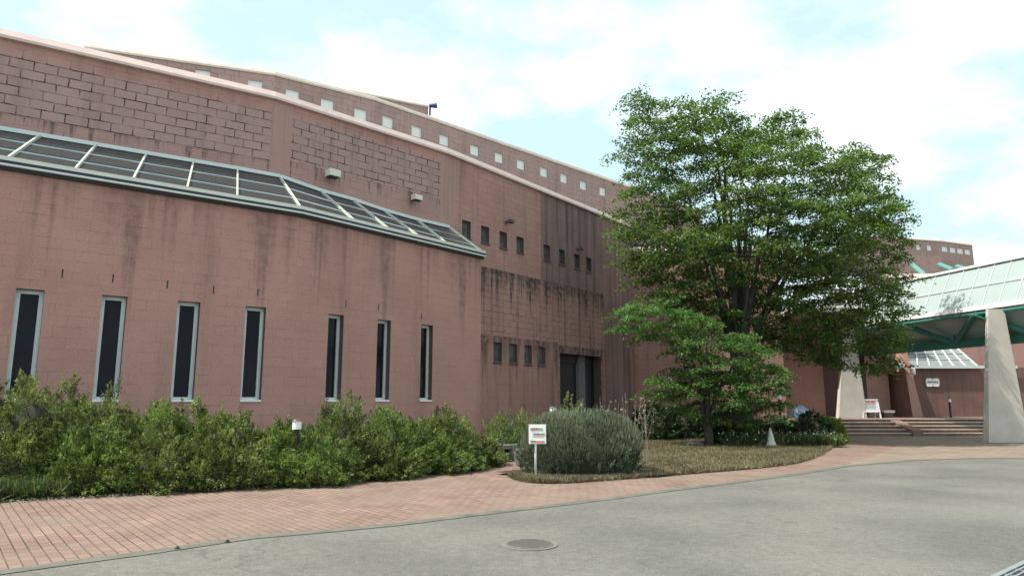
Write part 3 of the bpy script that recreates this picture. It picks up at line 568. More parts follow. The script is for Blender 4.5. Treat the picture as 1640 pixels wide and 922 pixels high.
# lean-to glazing
lg = MB(); a0, a1 = at(1440, 36.1).x, at(1576, 36.1).x; b0, b1 = at(1452, 37.7).x, at(1545, 37.7).x
lg.face([(a0, 36.05, LZ0+.02), (a1, 36.05, LZ0+.02), (b1, 37.7, LZ1), (b0, 37.7, LZ1)]); lgo = lg.build('roof_glass', simple('grey roof glass', (.2, .23, .23), .25, var=.12), eb)
for k in range(8):
    b = MB(); u = k/7; b.beam((a0+(a1-a0)*u, 36.05, LZ0+.06), (b0+(b1-b0)*u, 37.7, LZ1+.04), .06, .06); b.build('rafter', M['alu'], lgo)
b = MB(); b.beam((a0, 36.02, LZ0+.02), (a1+2, 36.02, LZ0+.02), .12, .14); b.build('gutter', M['alu'], lgo)
b = MB(); b.beam((b0, 37.66, LZ1+.02), (b1, 37.66, LZ1+.02), .12, .1)
for t in (.35, .68): b.beam((a0+(b0-a0)*t, 36.05+1.65*t, LZ0+.05+(LZ1-LZ0)*t), (a1+(b1-a1)*t, 36.05+1.65*t, LZ0+.05+(LZ1-LZ0)*t), .05, .04)
b.build('purlin', M['alu'], lgo)
# entrance door between walls
b = MB(); x0, x1 = at(1383, 37.5).x, at(1396, 37.5).x
b.box(((x0+x1)/2, 37.45, TZ+1.3), (x1-x0, .08, 2.6)); b.build('door', simple('grey door', (.42, .45, .48), .4), eb)

# glass canopy
PILY = 26.4
cn_ = thing('glass_canopy', 'long pale green glass canopy on a green steel truss leading to the entrance', 'canopy', (18, 30, 0))
CZ, RZ, KZ = zat(488, PILY), 7.0, 3.95
def line(p, q): 
    d = (q-p).normalized(); return p, d
e0, e1 = U(1640, 484, CZ), U(1448, 511, CZ); ed = (e1-e0).normalized(); en = Vector((ed.y, -ed.x, 0))     # en points away to the right
if en.x < 0: en = -en
pE = lambda s: e0+ed*s
r0 = U(1640, 415, RZ); roff = (r0-e0).dot(en); print('canopy', e0, e1, 'ridge offset', roff, 'far edge at', U(1290, 533, CZ))
S0, S1 = -9.0, 13.2
pR = lambda s: Vector((e0.x, e0.y, 0))+ed*s+en*roff+Vector((0, 0, RZ))
pF = lambda s: Vector((e0.x, e0.y, 0))+ed*s+en*roff*2+Vector((0, 0, CZ))
pK = lambda s: Vector((e0.x, e0.y, 0))+ed*s+en*.9+Vector((0, 0, KZ))
pK2 = lambda s: Vector((e0.x, e0.y, 0))+ed*s+en*(roff*2-.9)+Vector((0, 0, KZ))
th = Vector((0, 0, .06))
nb_ = 31; ds = (S1-S0)/nb_
for side, X in (('near', pE), ('far', pF)):
    b = MB()
    a, c, d, e = X(S0), X(S1), pR(S1), pR(S0)
    b.hexa([a, c, d, e], [a+th, c+th, d+th, e+th]); g = b.build('glass_roof', M['frost'], cn_)
    for k in range(nb_+1):
        s = S0+k*ds; b = MB(); b.beam(X(s)+th*1.4, pR(s)+th*1.4, .03, .04); b.build('glazing_bar', M['alu'], g)
    b = MB()
    for t in (.5,): b.beam(X(S0).lerp(pR(S0), t)+th*1.5, X(S1).lerp(pR(S1), t)+th*1.5, .07, .07)
    b.build('joint', M['alu'], g)
    b = MB(); b.beam(X(S0)+th*.3, X(S1)+th*.3, .16, .16); b.build('eaves_beam', M['white'], cn_)
b = MB(); b.beam(pR(S0)+th*1.8, pR(S1)+th*1.8, .2, .1); b.build('ridge', M['white'], cn_)
nd = 6; dd = (S1-S0)/nd
for T, K in ((pE, pK), (pF, pK2)):
    b = MB(); b.beam(K(S0), K(S1), .3, .36)
    b.tube([T(S0)-Vector((0, 0, .2)), T(S1)-Vector((0, 0, .2))], .07, 8)
    for k in range(nd):
        s = S0+k*dd
        b.tube([T(s)-Vector((0, 0, .2)), K(s+dd/2)], .13, 8); b.tube([K(s+dd/2), T(s+dd)-Vector((0, 0, .2))], .13, 8)
        b.tube([K(s+dd/2), pR(s+dd/2)-Vector((0, 0, .15))], .06, 8)
    b.build('truss', M['steel_green'], cn_)
    b = MB(); v = en*(.12 if T is pE else -.12); b.face([T(S0)+v*2, T(S1)+v*2, K(S1)+v*2, K(S0)+v*2]); b.build('side_panel', M['panel'], cn_)
b = MB()
for k in range(nd): s = S0+(k+.5)*dd; b.tube([pK(s), pK2(s)], .07, 8)
b.build('tie', M['steel_green'], cn_, True)
def column(px0, px1, y, z0, ztop, wtop):
    x0, x1 = at(px0, y, 1).x, at(px1, y, 1).x; b = MB()
    dpt = .34; wb = x1-x0
    bot = [(x0, y, z0), (x1, y, z0), (x1, y+dpt, z0), (x0-.0, y+dpt, z0)]
    top = [(x0+.6, y+.1, ztop), (x0+.6+wtop, y+.1, ztop), (x0+.6+wtop, y+dpt-.1, ztop), (x0+.6, y+dpt-.1, ztop)]
    b.hexa(bot, top); o = b.build('column', M['concrete'], cn_)
    md = o.modifiers.new('bevel', 'BEVEL'); md.width = .04; md.segments = 2
column(1579, 1644, PILY, -.05, CZ-.15, .62)
column(1343, 1388, 33.9, TZ-.02, CZ-.15, .55)

# ---------------------------------------------------------------- small fixtures
def floodlight(px, py, A, B, label, big=1.0, offs=Vector((0, 0, 0))):
    s, z = on(px, py, A, B); u = (B-A).xy.normalized(); n = Vector((u.y, -u.x, 0)); p = Vector((A.x+u.x*s, A.y+u.y*s, z))
    t = thing('wall_floodlight', label, 'floodlight', p, 'floodlights fixed to the tall wall')
    rz = math.atan2(u.y, u.x)
    b = MB(); b.box(p+n*.04, (.12*big, .08, .16*big), rz); b.box(p+n*.12+Vector((0, 0, -.02)), (.05, .16, .05), rz); b.build('bracket', M['bronze'], t)
    b = MB(); c = p+n*.26
    q = [c+Vector((u.x, u.y, 0))*a*big+n*d*big for a, d in ((-.17, -.12), (.17, -.12), (.17, .14), (-.17, .14))]
    b.hexa([v+Vector((0, 0, -.1*big)) for v in q], [v*1.0+Vector((0, 0, .09*big)) for v in q]); b.build('housing', M['offwhite'] if big > .8 else M['bronze'], t)
    b = MB(); b.box(c+Vector((0, 0, -.115*big))+n*.02, (.28*big, .2*big, .03), rz); b.build('lens', M['black'], t)
floodlight(526, 281, fB, fC, 'largest pale floodlight on the open jointed wall above the glass lean-to', 1.1)
floodlight(660, 319, fB, fC, 'small pale floodlight near the right end of the glass lean-to roof', .9)
floodlight(810, 356, fC, fD, 'small dark wall light above the third small square window', .62)
floodlight(924, 399, fC, fD, 'small dark wall light above the seventh small square window', .55)
floodlight(995, 560, fE, ex1, 'small dark wall light on the shaded wall right of the side door', .6)

def path_lamp(px, y, ytop, label, zb=0.0):
    p = at(px, y, zb); t = thing('path_lamp', label, 'path lamp', p, 'low path lamps among the planting')
    zt_ = zat(ytop, y); b = MB(); b.tube([p, p+Vector((0, 0, zt_-zb-.16))], .045, 10); b.build('post', M['black'], t)
    b = MB(); c = Vector((p.x, p.y, zt_-.08)); b.tube([c-Vector((0, 0, .08)), c+Vector((0, 0, .07))], [.085, .085], 14); b.build('lamp_shade', M['white'], t)
    b = MB(); b.tube([c+Vector((0, 0, .07)), c+Vector((0, 0, .1))], [.1, .08], 14); b.build('cap', M['bronze'], t)
path_lamp(471, 13.3, 673, 'white topped path lamp standing in the left juniper bed')
path_lamp(887, 16.8, 652, 'white topped path lamp behind the rounded grey green bush')
path_lamp(1252, 27.5, 632, 'white topped black path lamp before the sunlit end of the wall')
path_lamp(1523, 34.6, 638, 'white topped path lamp on the landing beside the glass lean-to wall', TZ)
# wall lantern and wall sign at the entrance
p = at(1471, 35.5, 0); p.z = zat(594, 35.5)
t = thing('wall_lantern', 'white lantern on the pink wall beside the entrance steps', 'lantern', p)
b = MB(); b.box((p.x, p.y+.04, p.z+.25), (.1, .3, .08)); b.box((p.x, p.y+.12, p.z+.05), (.1, .1, .4)); b.build('bracket', M['black'], t)
b = MB(); b.tube([p-Vector((0, 0, .2)), p-Vector((0, 0, .12)), p+Vector((0, 0, .12)), p+Vector((0, 0, .2))], [.08, .12, .12, .08], 12); b.build('lamp_shade', M['white'], t, True)
p = at(1501, 36.15, 0); p.z = zat(612, 36.15)
t = thing('wall_sign', 'white plaque with notched corners on the pink entrance wall', 'sign', p)
b = MB(); b.box((p.x-.17, p.y, p.z), (.28, .05, .42)); b.box((p.x+.17, p.y, p.z), (.28, .05, .42)); b.box((p.x, p.y+.002, p.z), (.7, .045, .3)); b.build('plate', M['white'], t)
b = MB()
for k in range(7): b.box((p.x-.24+k*.08, p.y-.03, p.z+.02), (.05, .012, .07))
b.build('lettering', M['ink_dark'], t)
# notice board on the landing
p = at(1395, 34.0, TZ); t = thing('notice_board', 'white framed standing notice board beside the second concrete column', 'notice board', p)
zb_, ztp = zat(659, 34), zat(639, 34)
b = MB()
for sx in (-.38, .38): b.beam((p.x+sx*1.12, p.y-.1, TZ), (p.x+sx*.95, p.y+.0, ztp), .06, .05, up=(0, 1, 0)); b.beam((p.x+sx*1.12, p.y+.45, TZ), (p.x+sx*.95, p.y+.04, ztp), .05, .05, up=(0, 1, 0))
b.beam((p.x-.36, p.y-.02, ztp-.02), (p.x+.36, p.y-.02, ztp-.02), .07, .06); b.beam((p.x-.4, p.y-.07, zb_), (p.x+.4, p.y-.07, zb_), .07, .06); b.build('frame', M['white'], t)
b = MB(); b.hexa([(p.x-.38, p.y-.085, zb_), (p.x+.38, p.y-.085, zb_), (p.x+.38, p.y-.06, zb_), (p.x-.38, p.y-.06, zb_)], [(p.x-.34, p.y-.03, ztp-.03), (p.x+.34, p.y-.03, ztp-.03), (p.x+.34, p.y-.005, ztp-.03), (p.x-.34, p.y-.005, ztp-.03)])
pn = b.build('panel', M['white'], t)
b = MB(); zc = lambda k: zb_+(ztp-zb_)*k
for k, (xa, w_) in ((.82, (-.12, .18)), (.8, (.12, .2))): b.box((p.x+xa, p.y-.055, zc(k)), (w_, .02, .06))
b.build('print', M['ink_red'], pn)
b = MB()
for k in (.62, .5, .38, .26): b.box((p.x, p.y-.085+.05*k, zc(k)), (.48, .012, .02))
b.build('lettering', simple('grey print', (.35, .36, .36)), pn)
p = at(1421, 34.6, TZ)
t = thing('planter_box', 'small pale box on the floor right of the notice board', 'box', p)
b = MB(); b.hexa([(p.x-.22, p.y-.15, TZ), (p.x+.2, p.y-.15, TZ), (p.x+.2, p.y+.2, TZ), (p.x-.22, p.y+.2, TZ)], [(p.x-.26, p.y-.2, TZ+.24), (p.x+.26, p.y-.2, TZ+.24), (p.x+.26, p.y+.25, TZ+.24), (p.x-.26, p.y+.25, TZ+.24)]); b.build('body', M['bronze'], t)
b = MB(); b.box((p.x+.02, p.y, TZ+.3), (.54, .44, .12)); b.build('lid', M['offwhite'], t)

# guide sign on a post in front of the bush
p = U(858, 767, 0); y = p.y; t = thing('guide_sign', 'white guide sign with coloured strips on a thin grey post', 'sign', p)
ztp = zat(679, y); zb_ = zat(710, y); xw = (874-847)/F*y*1.0
b = MB(); b.tube([p-Vector((0, 0, .1)), Vector((p.x+.0, y, ztp-.05))], .024, 12); b.build('post', M['alu'], t, True)
b = MB(); cx = at(860.5, y-.04, 1.2).x; b.box((cx, y-.045, (ztp+zb_)/2), (xw, .03, ztp-zb_), 0)
pn = b.build('panel', M['white'], t); H = ztp-zb_
def strip(z, xs, m_, hh=.05, name='print'):
    b = MB()
    for xa, xb in xs: b.box((cx+(xa+xb)/2*xw, y-.064, zb_+H*z), ((xb-xa)*xw, .008, H*hh))
    b.build(name, M[m_], pn)
strip(.74, ((-.4, -.28), (-.2, -.12)), 'ink_blue', .09); strip(.74, ((-.26, -.21), (-.1, .02)), 'ink_red', .08); strip(.76, ((.04, .3),), 'ink_green', .09)
strip(.82, ((-.36, .05),), 'ink_orange', .03)
strip(.5, ((-.24, -.1), (-.08, .0)), 'ink_blue', .09); strip(.5, ((.01, .11),), 'ink_red', .1); strip(.5, ((.13, .42),), 'ink_green', .09); strip(.4, ((-.3, .34),), 'ink_orange', .02)
strip(.13, ((-.4, -.26), (-.24, -.1)), 'ink_dark', .06, 'lettering'); strip(.12, ((-.08, .4),), 'ink_red', .06); strip(.06, ((-.4, .4),), 'ink_orange', .02)

# manhole cover, studs, drain grate, low stone bench wall, cone, tarpaulin
p = U(848, 871, .006); t = thing('manhole_cover', 'round iron manhole cover set in the asphalt', 'manhole cover', p)
b = MB(); b.tube([p-Vector((0, 0, .006)), p+Vector((0, 0, .004))], .31, 40); b.build('rim', simple('worn concrete ring', (.15, .14, .12), .9), t)
b = MB(); b.tube([p+Vector((0, 0, .0)), p+Vector((0, 0, .009))], .26, 40)
for k in range(-4, 5):
    hw = math.sqrt(max(0, .24**2-(k*.055)**2)); b.box((p.x, p.y+k*.055, p.z+.012), (hw*2, .02, .006))
b.build('lid', simple('cast iron', (.125, .12, .105), .8), t)
for i, (x, y_, lab) in enumerate(((284, 879, 'small black stud on the paving edge, the one nearer the camera'), (364, 868, 'small black stud on the paving edge, the one farther away'))):
    p = U(x, y_, 0); t = thing('kerb_stud', lab, 'stud', p, 'small studs along the paving edge')
    b = MB(); b.tube([p, p+Vector((0, 0, .012))], [.032, .03], 12); s_ = b.build('base', M['black'], t)
    b = MB(); b.tube([p+Vector((0, 0, .012)), p+Vector((0, 0, .03))], [.02, .012], 10); b.build('cap', M['black'], t)
g0, g1 = U(1598, 922, 0), U(1650, 897, 0); gd = (g1-g0).normalized(); gn = Vector((gd.y, -gd.x, 0))
ga = g0-gd*2.0; t = thing('drain_grate', 'steel drain grate strip at the lower right edge of the road', 'drain', g0)
b = MB(); Lg = 6.0; gw = .34
for o_ in (0, gw): b.beam(ga+gn*o_+Vector((0, 0, .006)), ga+gd*Lg+gn*o_+Vector((0, 0, .006)), .05, .02)
b.build('frame', simple('dull galvanised steel', (.24, .26, .26), .55, .3), t)
b = MB()
for k in range(1, 6): b.beam(ga+gn*gw*k/6+Vector((0, 0, .006)), ga+gd*Lg+gn*gw*k/6+Vector((0, 0, .006)), .018, .014)
for k in range(int(Lg/.3)): b.beam(ga+gd*k*.3+Vector((0, 0, .005)), ga+gd*k*.3+gn*gw+Vector((0, 0, .005)), .02, .01)
b.build('bars', simple('dull galvanised steel', (.24, .26, .26), .55, .3), t)
b = MB(); b.face([ga+Vector((0, 0, .003)), ga+gd*Lg+Vector((0, 0, .003)), ga+gd*Lg+gn*gw+Vector((0, 0, .003)), ga+gn*gw+Vector((0, 0, .003))]); b.build('channel', M['black'], t)
p0, p1 = U(792, 740, 0), U(862, 734, 0); 
t = thing('stone_bench', 'low grey stone bench at the end of the path beside the rounded bush', 'bench', p0)
b = MB(); b.beam(p0+Vector((0, .15, .37)), p1+Vector((.3, .25, .37)), .42, .1); b.build('seat', M['stone'], t)
b = MB(); b.beam(p0+Vector((.1, .2, .16)), p0+Vector((.25, .2, .16)), .36, .32); b.build('leg', simple('dark stone', (.07, .07, .07), .9), t)
b = MB(); b.beam(p0+Vector((.5, .2, .16)), p1+Vector((.2, .2, .16)), .36, .32); b.build('leg', M['stone'], t)
p = at(1235, 23.6, 0); p.z = .05
t = thing('white_cone', 'weathered white cone standing before the hedge', 'cone', p)
H = zat(684, 23.6); b = MB(); b.tube([p+Vector((0, 0, .04)), p+Vector((0, 0, .06)), (p.x, p.y, H)], [.17, .165, .02], 16); b.build('body', M['offwhite'], t, True)
b = MB(); b.box(p+Vector((0, 0, .02)), (.4, .4, .04)); b.build('base', M['offwhite'], t)
p = at(1243, 23.7, 0); t = thing('garden_stake', 'thin black stake leaning beside the white cone', 'stake', p)
b = MB(); b.beam(p+Vector((.06, 0, 0)), p+Vector((-.1, 0, .72)), .05, .03); b.build('post', M['black'], t)
b = MB(); b.box(p+Vector((-.1, 0, .73)), (.09, .06, .04)); b.build('cap', M['black'], t)
p0, p1 = U(1035, 700, 0), U(1240, 694, 0)
t = thing('stone_edging', 'dark stone edging behind the dry grass under the small maple', 'edging', p0); 
for k in range(8):
    a = p0.lerp(p1, k/8); c = p0.lerp(p1, (k+.96)/8); b = MB(); b.beam(a+Vector((0, 0, .1)), c+Vector((0, 0, .1)), .3, .2+.03*(k % 3)); o = b.build('stone_block', M['stone'], t); o.modifiers.new('bevel', 'BEVEL').width = .03
def rock(name, c, sz, seed, mat, label, cat):
    import bmesh
    bm = bmesh.new(); bmesh.ops.create_icosphere(bm, subdivisions=3, radius=1)
    for v in bm.verts:
        n_ = noise.noise(v.co*1.6+Vector((seed, 0, 0)))*.35; v.co = Vector((v.co.x*sz[0], v.co.y*sz[1], max(v.co.z, -.3)*sz[2]))*(1+n_)
    me = D.meshes.new(name); bm.to_mesh(me); bm.free(); me.transform(__import__('mathutils').Matrix.Translation(Vector(c)))
    return tag(link(name, me, [mat], None), label, cat)
q = U(1117, 714, 0); rock('flat_stone', (q.x, q.y, .04), (.62, .5, .14), 3, M['stone'], 'flat grey stepping stone lying in the dry grass', 'stone')
q = at(1284, 26.5, 0); rock('tarpaulin_bundle', (q.x, q.y, zat(664, 26.5)), (.36, .34, .34), 8, M['blue'], 'blue grey shiny bundle sitting behind the clipped hedge', 'tarpaulin')
q = t1+Vector((.1, -.1, -.0)); t = thing('roof_siren', 'small dark blue device on the end of the top storey roof', 'siren', q)
b = MB(); b.tube([q+Vector((0, 0, -.5)), q+Vector((0, 0, .1))], .05, 8); b.build('post', M['black'], t)
b = MB(); b.tube([q+Vector((-.05, 0, .0)), q+Vector((.35, 0, .02))], [.08, .15], 12); b.build('horn', simple('dark blue plastic', (.03, .04, .16), .5), t)

# ---------------------------------------------------------------- planting
def leaves(name, C, Dir, Nrm, ln, wd, mats, parent, extra=None, mi=None):
    """many small kite-shaped leaves: centres, long axis, normal, length, width"""
    n = len(C); Dir = Dir/np.linalg.norm(Dir, axis=1, keepdims=True); S = np.cross(Nrm, Dir); S /= np.maximum(np.linalg.norm(S, axis=1, keepdims=True), 1e-6)
    ln = np.broadcast_to(ln, (n,))[:, None]; wd = np.broadcast_to(wd, (n,))[:, None]
    V = np.stack([C-Dir*ln*.5, C-Dir*ln*.05+S*wd*.5, C+Dir*ln*.5, C-Dir*ln*.05-S*wd*.5], 1).reshape(-1, 3)
    Fc = np.arange(4*n).reshape(n, 4); vs_ = V; fl = Fc.ravel(); starts = np.arange(n)*4; tot = np.full(n, 4); mats_i = np.zeros(n, int) if mi is None else mi
    if extra is not None:
        ev, ef = extra; b0 = len(vs_); vs_ = np.concatenate([vs_, np.array(ev)]); ef = np.array(ef)+b0
        starts = np.concatenate([starts, len(fl)+np.arange(len(ef))*ef.shape[1]]); tot = np.concatenate([tot, np.full(len(ef), ef.shape[1])]); fl = np.concatenate([fl, ef.ravel()])
        mats_i = np.concatenate([mats_i, np.full(len(ef), len(mats)-1)])
    me = D.meshes.new(name); me.vertices.add(len(vs_)); me.vertices.foreach_set('co', vs_.astype(np.float32).ravel())
    me.loops.add(len(fl)); me.loops.foreach_set('vertex_index', fl.astype(np.int32)); me.polygons.add(len(starts)); me.polygons.foreach_set('loop_start', starts.astype(np.int32)); me.polygons.foreach_set('loop_total', tot.astype(np.int32))
    me.polygons.foreach_set('material_index', mats_i.astype(np.int32)); me.update(calc_edges=True); me.validate()
    return link(name, me, mats, parent)
def unit(n): v = rng.normal(size=(n, 3)); return v/np.linalg.norm(v, axis=1, keepdims=True)
def inpoly(x, y, P):
    c = False; j = len(P)-1
    for i in range(len(P)):
        if (P[i][1] > y) != (P[j][1] > y) and x < (P[j][0]-P[i][0])*(y-P[i][1])/(P[j][1]-P[i][1])+P[i][0]: c = not c
        j = i
    return c
def edge_dist(x, y, P):
    best = 1e9
    for i in range(len(P)):
        ax, ay = P[i]; bx, by = P[(i+1) % len(P)]; dx, dy = bx-ax, by-ay; t = max(0, min(1, ((x-ax)*dx+(y-ay)*dy)/(dx*dx+dy*dy+1e-9))); best = min(best, math.hypot(x-ax-t*dx, y-ay-t*dy))
    return best
def tree(name, label, base, poly_px, depth, nspray, nleaf, leafsize, lmat, stems, thick, maxd, r_rng, rise, sep=.62, trunk_r=.3, split=2.0, puff=.05, gap=None):
    t = thing(name, label, 'tree', base)
    P = []
    for x, y in poly_px: z = zat(y, depth); P.append((at(x, depth, z).x, z))
    xs = [p[0] for p in P]; zs = [p[1] for p in P]; spr = []; tries = 0
    while len(spr) < nspray and tries < 60000:
        tries += 1; x = random.uniform(min(xs), max(xs)); z = random.uniform(min(zs), max(zs))
        if not inpoly(x, z, P): continue
        ed_ = edge_dist(x, z, P)
        if ed_ < r_rng[0]*.45: continue
        dm_ = min(maxd, .5+1.05*ed_); yy = random.uniform(-1, 1); yy = math.copysign(abs(yy)**.6, yy)*dm_
        c = Vector((x, depth+yy, z)); rr_ = random.uniform(*r_rng)
        if gap and c.y < depth+.3 and gap(c): continue
        if any((c-s[0]).length < sep*(rr_+s[1])*.5+.1 for s in spr): continue
        spr.append((c, rr_))
    print(name, 'sprays', len(spr))
    # stems fan out from the split
    b = MB(); sp_ = Vector((base[0], base[1], split)); segs = []
    b.tube([Vector(base)-Vector((0, 0, .2)), Vector(base)+Vector((.03, 0, split*.5)), sp_], [trunk_r*1.25, trunk_r, trunk_r*.95], 12)
    cx = base[0]
    for i in range(stems):
        a = i*2.4+random.uniform(-.3, .3); rad = (.25+.75*(i % 3)/2)*thick; tip = Vector((cx+math.cos(a)*rad, depth+math.sin(a)*rad*.8, split+(max(zs)-split)*random.uniform(.55, .82)*(1.05-.25*(i % 3)/2)))
        pts = []
        for k in range(9):
            u = k/8; p = sp_.lerp(tip, u); out_ = Vector((tip.x-sp_.x, tip.y-sp_.y, 0))*(-.28*math.sin(math.pi*u)*(1)); wob = Vector((noise.noise(Vector((i, k*.5, 0))), noise.noise(Vector((k*.5, i, 5))), 0))*.35*u; pts.append(p+out_*(.5)+wob)
        rads = [trunk_r*.52*(1-u/8*.8) for u in range(9)]
        b.tube(pts, rads, 8); segs += [(p, r_) for p, r_ in zip(pts[1:], rads[1:])]
    for c, rr_ in spr:
        p, r_ = min(segs, key=lambda q: (q[0]-c).length+1.2*max(0, q[0].z-c.z-.2))
        mid = p.lerp(c, .5)+Vector((0, 0, rise*(c-p).length)); m2 = p.lerp(c, .8)+Vector((0, 0, rise*.6*(c-p).length))
        r0_ = min(r_*.6, .02+.012*(c-p).length); b.tube([p, mid, m2, c], [r0_, r0_*.75, r0_*.5, .008], 5)
        if (c-p).length > 1.2: segs.append((mid, r0_*.75))
        for k in range(3):
            a = random.uniform(0, 6.28); e = c+Vector((math.cos(a), math.sin(a), random.uniform(-.1, .15)))*rr_*.8; b.tube([m2.lerp(c, .5), e], [.012, .004], 3)
    b.build('trunk', M['bark'], t, True)
    Cs, Ds, Ns = [], [], []
    for c, rr_ in spr:
        n = int(nleaf*(rr_/r_rng[1])**2*random.uniform(.75, 1.2)); a = rng.uniform(0, 2*math.pi, n); r = rr_*np.sqrt(rng.uniform(0, 1, n))
        # lobed outline of each spray
        ph = random.uniform(0, 6.28); r *= .8+.28*np.sin(a*3+ph)+.14*np.sin(a*7+ph*2)
        tilt = (rng.normal(size=2))*.13
        h = rng.normal(0, .03+puff*rr_, n)-.28*(r/rr_)**2*rr_*.8
        x = r*np.cos(a); y = r*np.sin(a); C = np.stack([x, y, h+x*tilt[0]+y*tilt[1]], 1)+np.array(c)
        dv = np.stack([np.cos(a), np.sin(a), np.full(n, -.35)], 1)+rng.normal(0, .6, (n, 3)); nv = np.array([0, 0, 1.0])+rng.normal(0, .55, (n, 3))
        Cs.append(C); Ds.append(dv); Ns.append(nv)
    C = np.concatenate(Cs); n = len(C); print(name, 'leaves', n)
    leaves('crown', C, np.concatenate(Ds), np.concatenate(Ns), rng.uniform(.75, 1.3, n)*leafsize, rng.uniform(.45, .7, n)*leafsize, [lmat], t)
    return t
big_poly = [(985, 168), (1020, 148), (1060, 168), (1110, 158), (1150, 156), (1165, 178), (1195, 198), (1215, 188), (1245, 182), (1275, 198), (1300, 222), (1340, 228), (1390, 228), (1418, 248), (1428, 290), (1440, 340), (1460, 372), (1445, 410), (1440, 470), (1452, 520), (1456, 570), (1412, 608), (1345, 592), (1275, 572), (1200, 560), (1120, 540), (1050, 500), (1003, 435), (976, 370), (988, 330), (975, 312), (1003, 292), (982, 262), (990, 240), (1003, 215)]
bt_ = at(1192, 27, 0)
tree('zelkova_tree', 'tall broad green tree with many fanned stems in front of the wall corner', (bt_.x, 27, 0), big_poly, 27, 820, 360, .12, M['leaf'], 13, 3.2, 4.2, (.42, .95), .08, sep=.54, puff=.08, gap=lambda c: abs(c.x-at(1188, 27, 5).x) < .62 and 4.6 < c.z < 6.6, trunk_r=.34, split=1.8)
sm_poly = [(972, 515), (1000, 478), (1060, 472), (1120, 500), (1180, 525), (1235, 560), (1262, 600), (1262, 665), (1200, 700), (1100, 672), (1040, 640), (1030, 598), (1075, 575), (1060, 548), (1000, 545)]
bs = at(1135, 23.8, 0)
tree('maple_tree', 'small layered bright green maple before the tall broad tree', (bs.x, 23.8, 0), sm_poly, 23.8, 165, 400, .095, M['maple'], 7, 1.5, 1.3, (.34, .68), .03, sep=.6, trunk_r=.15, split=.7)

def icore(c, r, seed):
    import bmesh
    bm = bmesh.new(); bmesh.ops.create_icosphere(bm, subdivisions=3, radius=1)
    for v in bm.verts:
        k = 1+noise.noise(v.co*2+Vector((seed, 3, 1)))*.3; v.co = Vector((v.co.x*r[0]*k, v.co.y*r[1]*k, max(v.co.z*r[2]*k, -r[2]*.95)))+Vector(c)
    bm.verts.ensure_lookup_table(); V = [tuple(v.co) for v in bm.verts]; Fx = [[v.index for v in f.verts] for f in bm.faces]; bm.free(); return V, Fx
SEED = [0]
def shrub(name, label, c, r, mat, group, nplume=240, per=46, plen=.32, blade=(.07, .016), up=.6, spread=.05, cat='shrub', core=.78, droop=0, lump=.28, sq=1.0):
    """plumes of small blades growing out of an uneven dome; c = centre on the ground, r = half sizes (z = height)"""
    SEED[0] += 1; sd_ = SEED[0]
    t = thing(name, label, cat, (c[0], c[1], 0), group)
    u = unit(nplume*2); u = u[u[:, 2] > -.25][:nplume]; n = len(u)
    k = np.array([1+noise.noise(Vector(v)*2.1+Vector((sd_*3.7, 0, 0)))*lump*1.6 for v in u])
    base = np.sign(u)*np.abs(u)**sq*np.array(r)*(k*.82)[:, None]; base[:, 2] = np.abs(base[:, 2]) + .03
    ax = u*.8+np.array([0, 0, up])+rng.normal(0, .33, (n, 3)); ax /= np.linalg.norm(ax, axis=1, keepdims=True)
    L_ = plen*rng.uniform(.6, 1.35, n)
    tt = rng.uniform(0, 1, (n, per)); cen = base[:, None, :]+ax[:, None, :]*(tt*L_[:, None])[:, :, None]
    cen = cen+rng.normal(0, spread, (n, per, 3))*(1.15-tt)[:, :, None]; cen[:, :, 2] -= droop*tt**2
    dv = ax[:, None, :]+rng.normal(0, .42, (n, per, 3)); nv = rng.normal(size=(n, per, 3))
    C = cen.reshape(-1, 3)+np.array([c[0], c[1], 0]); m_ = len(C); C[:, 2] = np.maximum(C[:, 2], .02)
    ev = icore((c[0], c[1], r[2]*.08), (r[0]*core*.86, r[1]*core*.86, r[2]*core*.86), sd_)
    leaves('foliage', C, dv.reshape(-1, 3), nv.reshape(-1, 3), rng.uniform(.7, 1.4, m_)*blade[0], rng.uniform(.7, 1.3, m_)*blade[1], [mat, M['twig']], t, extra=ev)
    return t
G1 = 'juniper shrubs in the bed below the slit windows'
# px, distance, top row, half width m, half depth m, label, lighter?
jun = [(-95, 12.6, 612, 1.2, 1.0, 'juniper at the left picture edge in the bed under the wall', 0),
 (48, 12.7, 598, 1.0, .95, 'tallest juniper in front of the first slit window', 0),
 (165, 13.0, 640, .95, .9, 'juniper whose top reaches the foot of the second slit window', 0),
 (285, 13.2, 646, .9, .9, 'juniper growing under the third slit window', 1),
 (365, 13.4, 660, .8, .8, 'juniper growing under the fourth slit window', 0),
 (445, 13.8, 676, .8, .8, 'low bright green juniper behind the white topped lamp', 1),
 (545, 14.4, 638, .85, .85, 'high pointed juniper below the fifth slit window', 0),
 (625, 15.2, 652, .85, .85, 'broad juniper below the sixth slit window', 1),
 (705, 16.2, 660, .95, .85, 'juniper below the last slit window on the right', 0),
 (20, 11.8, 690, 1.0, .75, 'low spreading juniper at the front left corner of the bed', 0),
 (140, 12.0, 700, .95, .75, 'low juniper at the front, second from the left', 1),
 (255, 12.3, 690, .9, .75, 'low juniper at the front below the third slit window', 0),
 (370, 12.7, 705, .85, .75, 'low dark juniper left of the white topped lamp', 0),
 (505, 13.2, 700, .85, .75, 'low juniper at the front right of the white topped lamp', 1),
 (610, 14.2, 700, .85, .75, 'low juniper at the front below the sixth slit window', 0),
 (700, 15.4, 700, .85, .75, 'low juniper at the front right end of the bed', 1),
 (757, 16.8, 700, .7, .7, 'last small juniper where the bed meets the brick path', 0)]
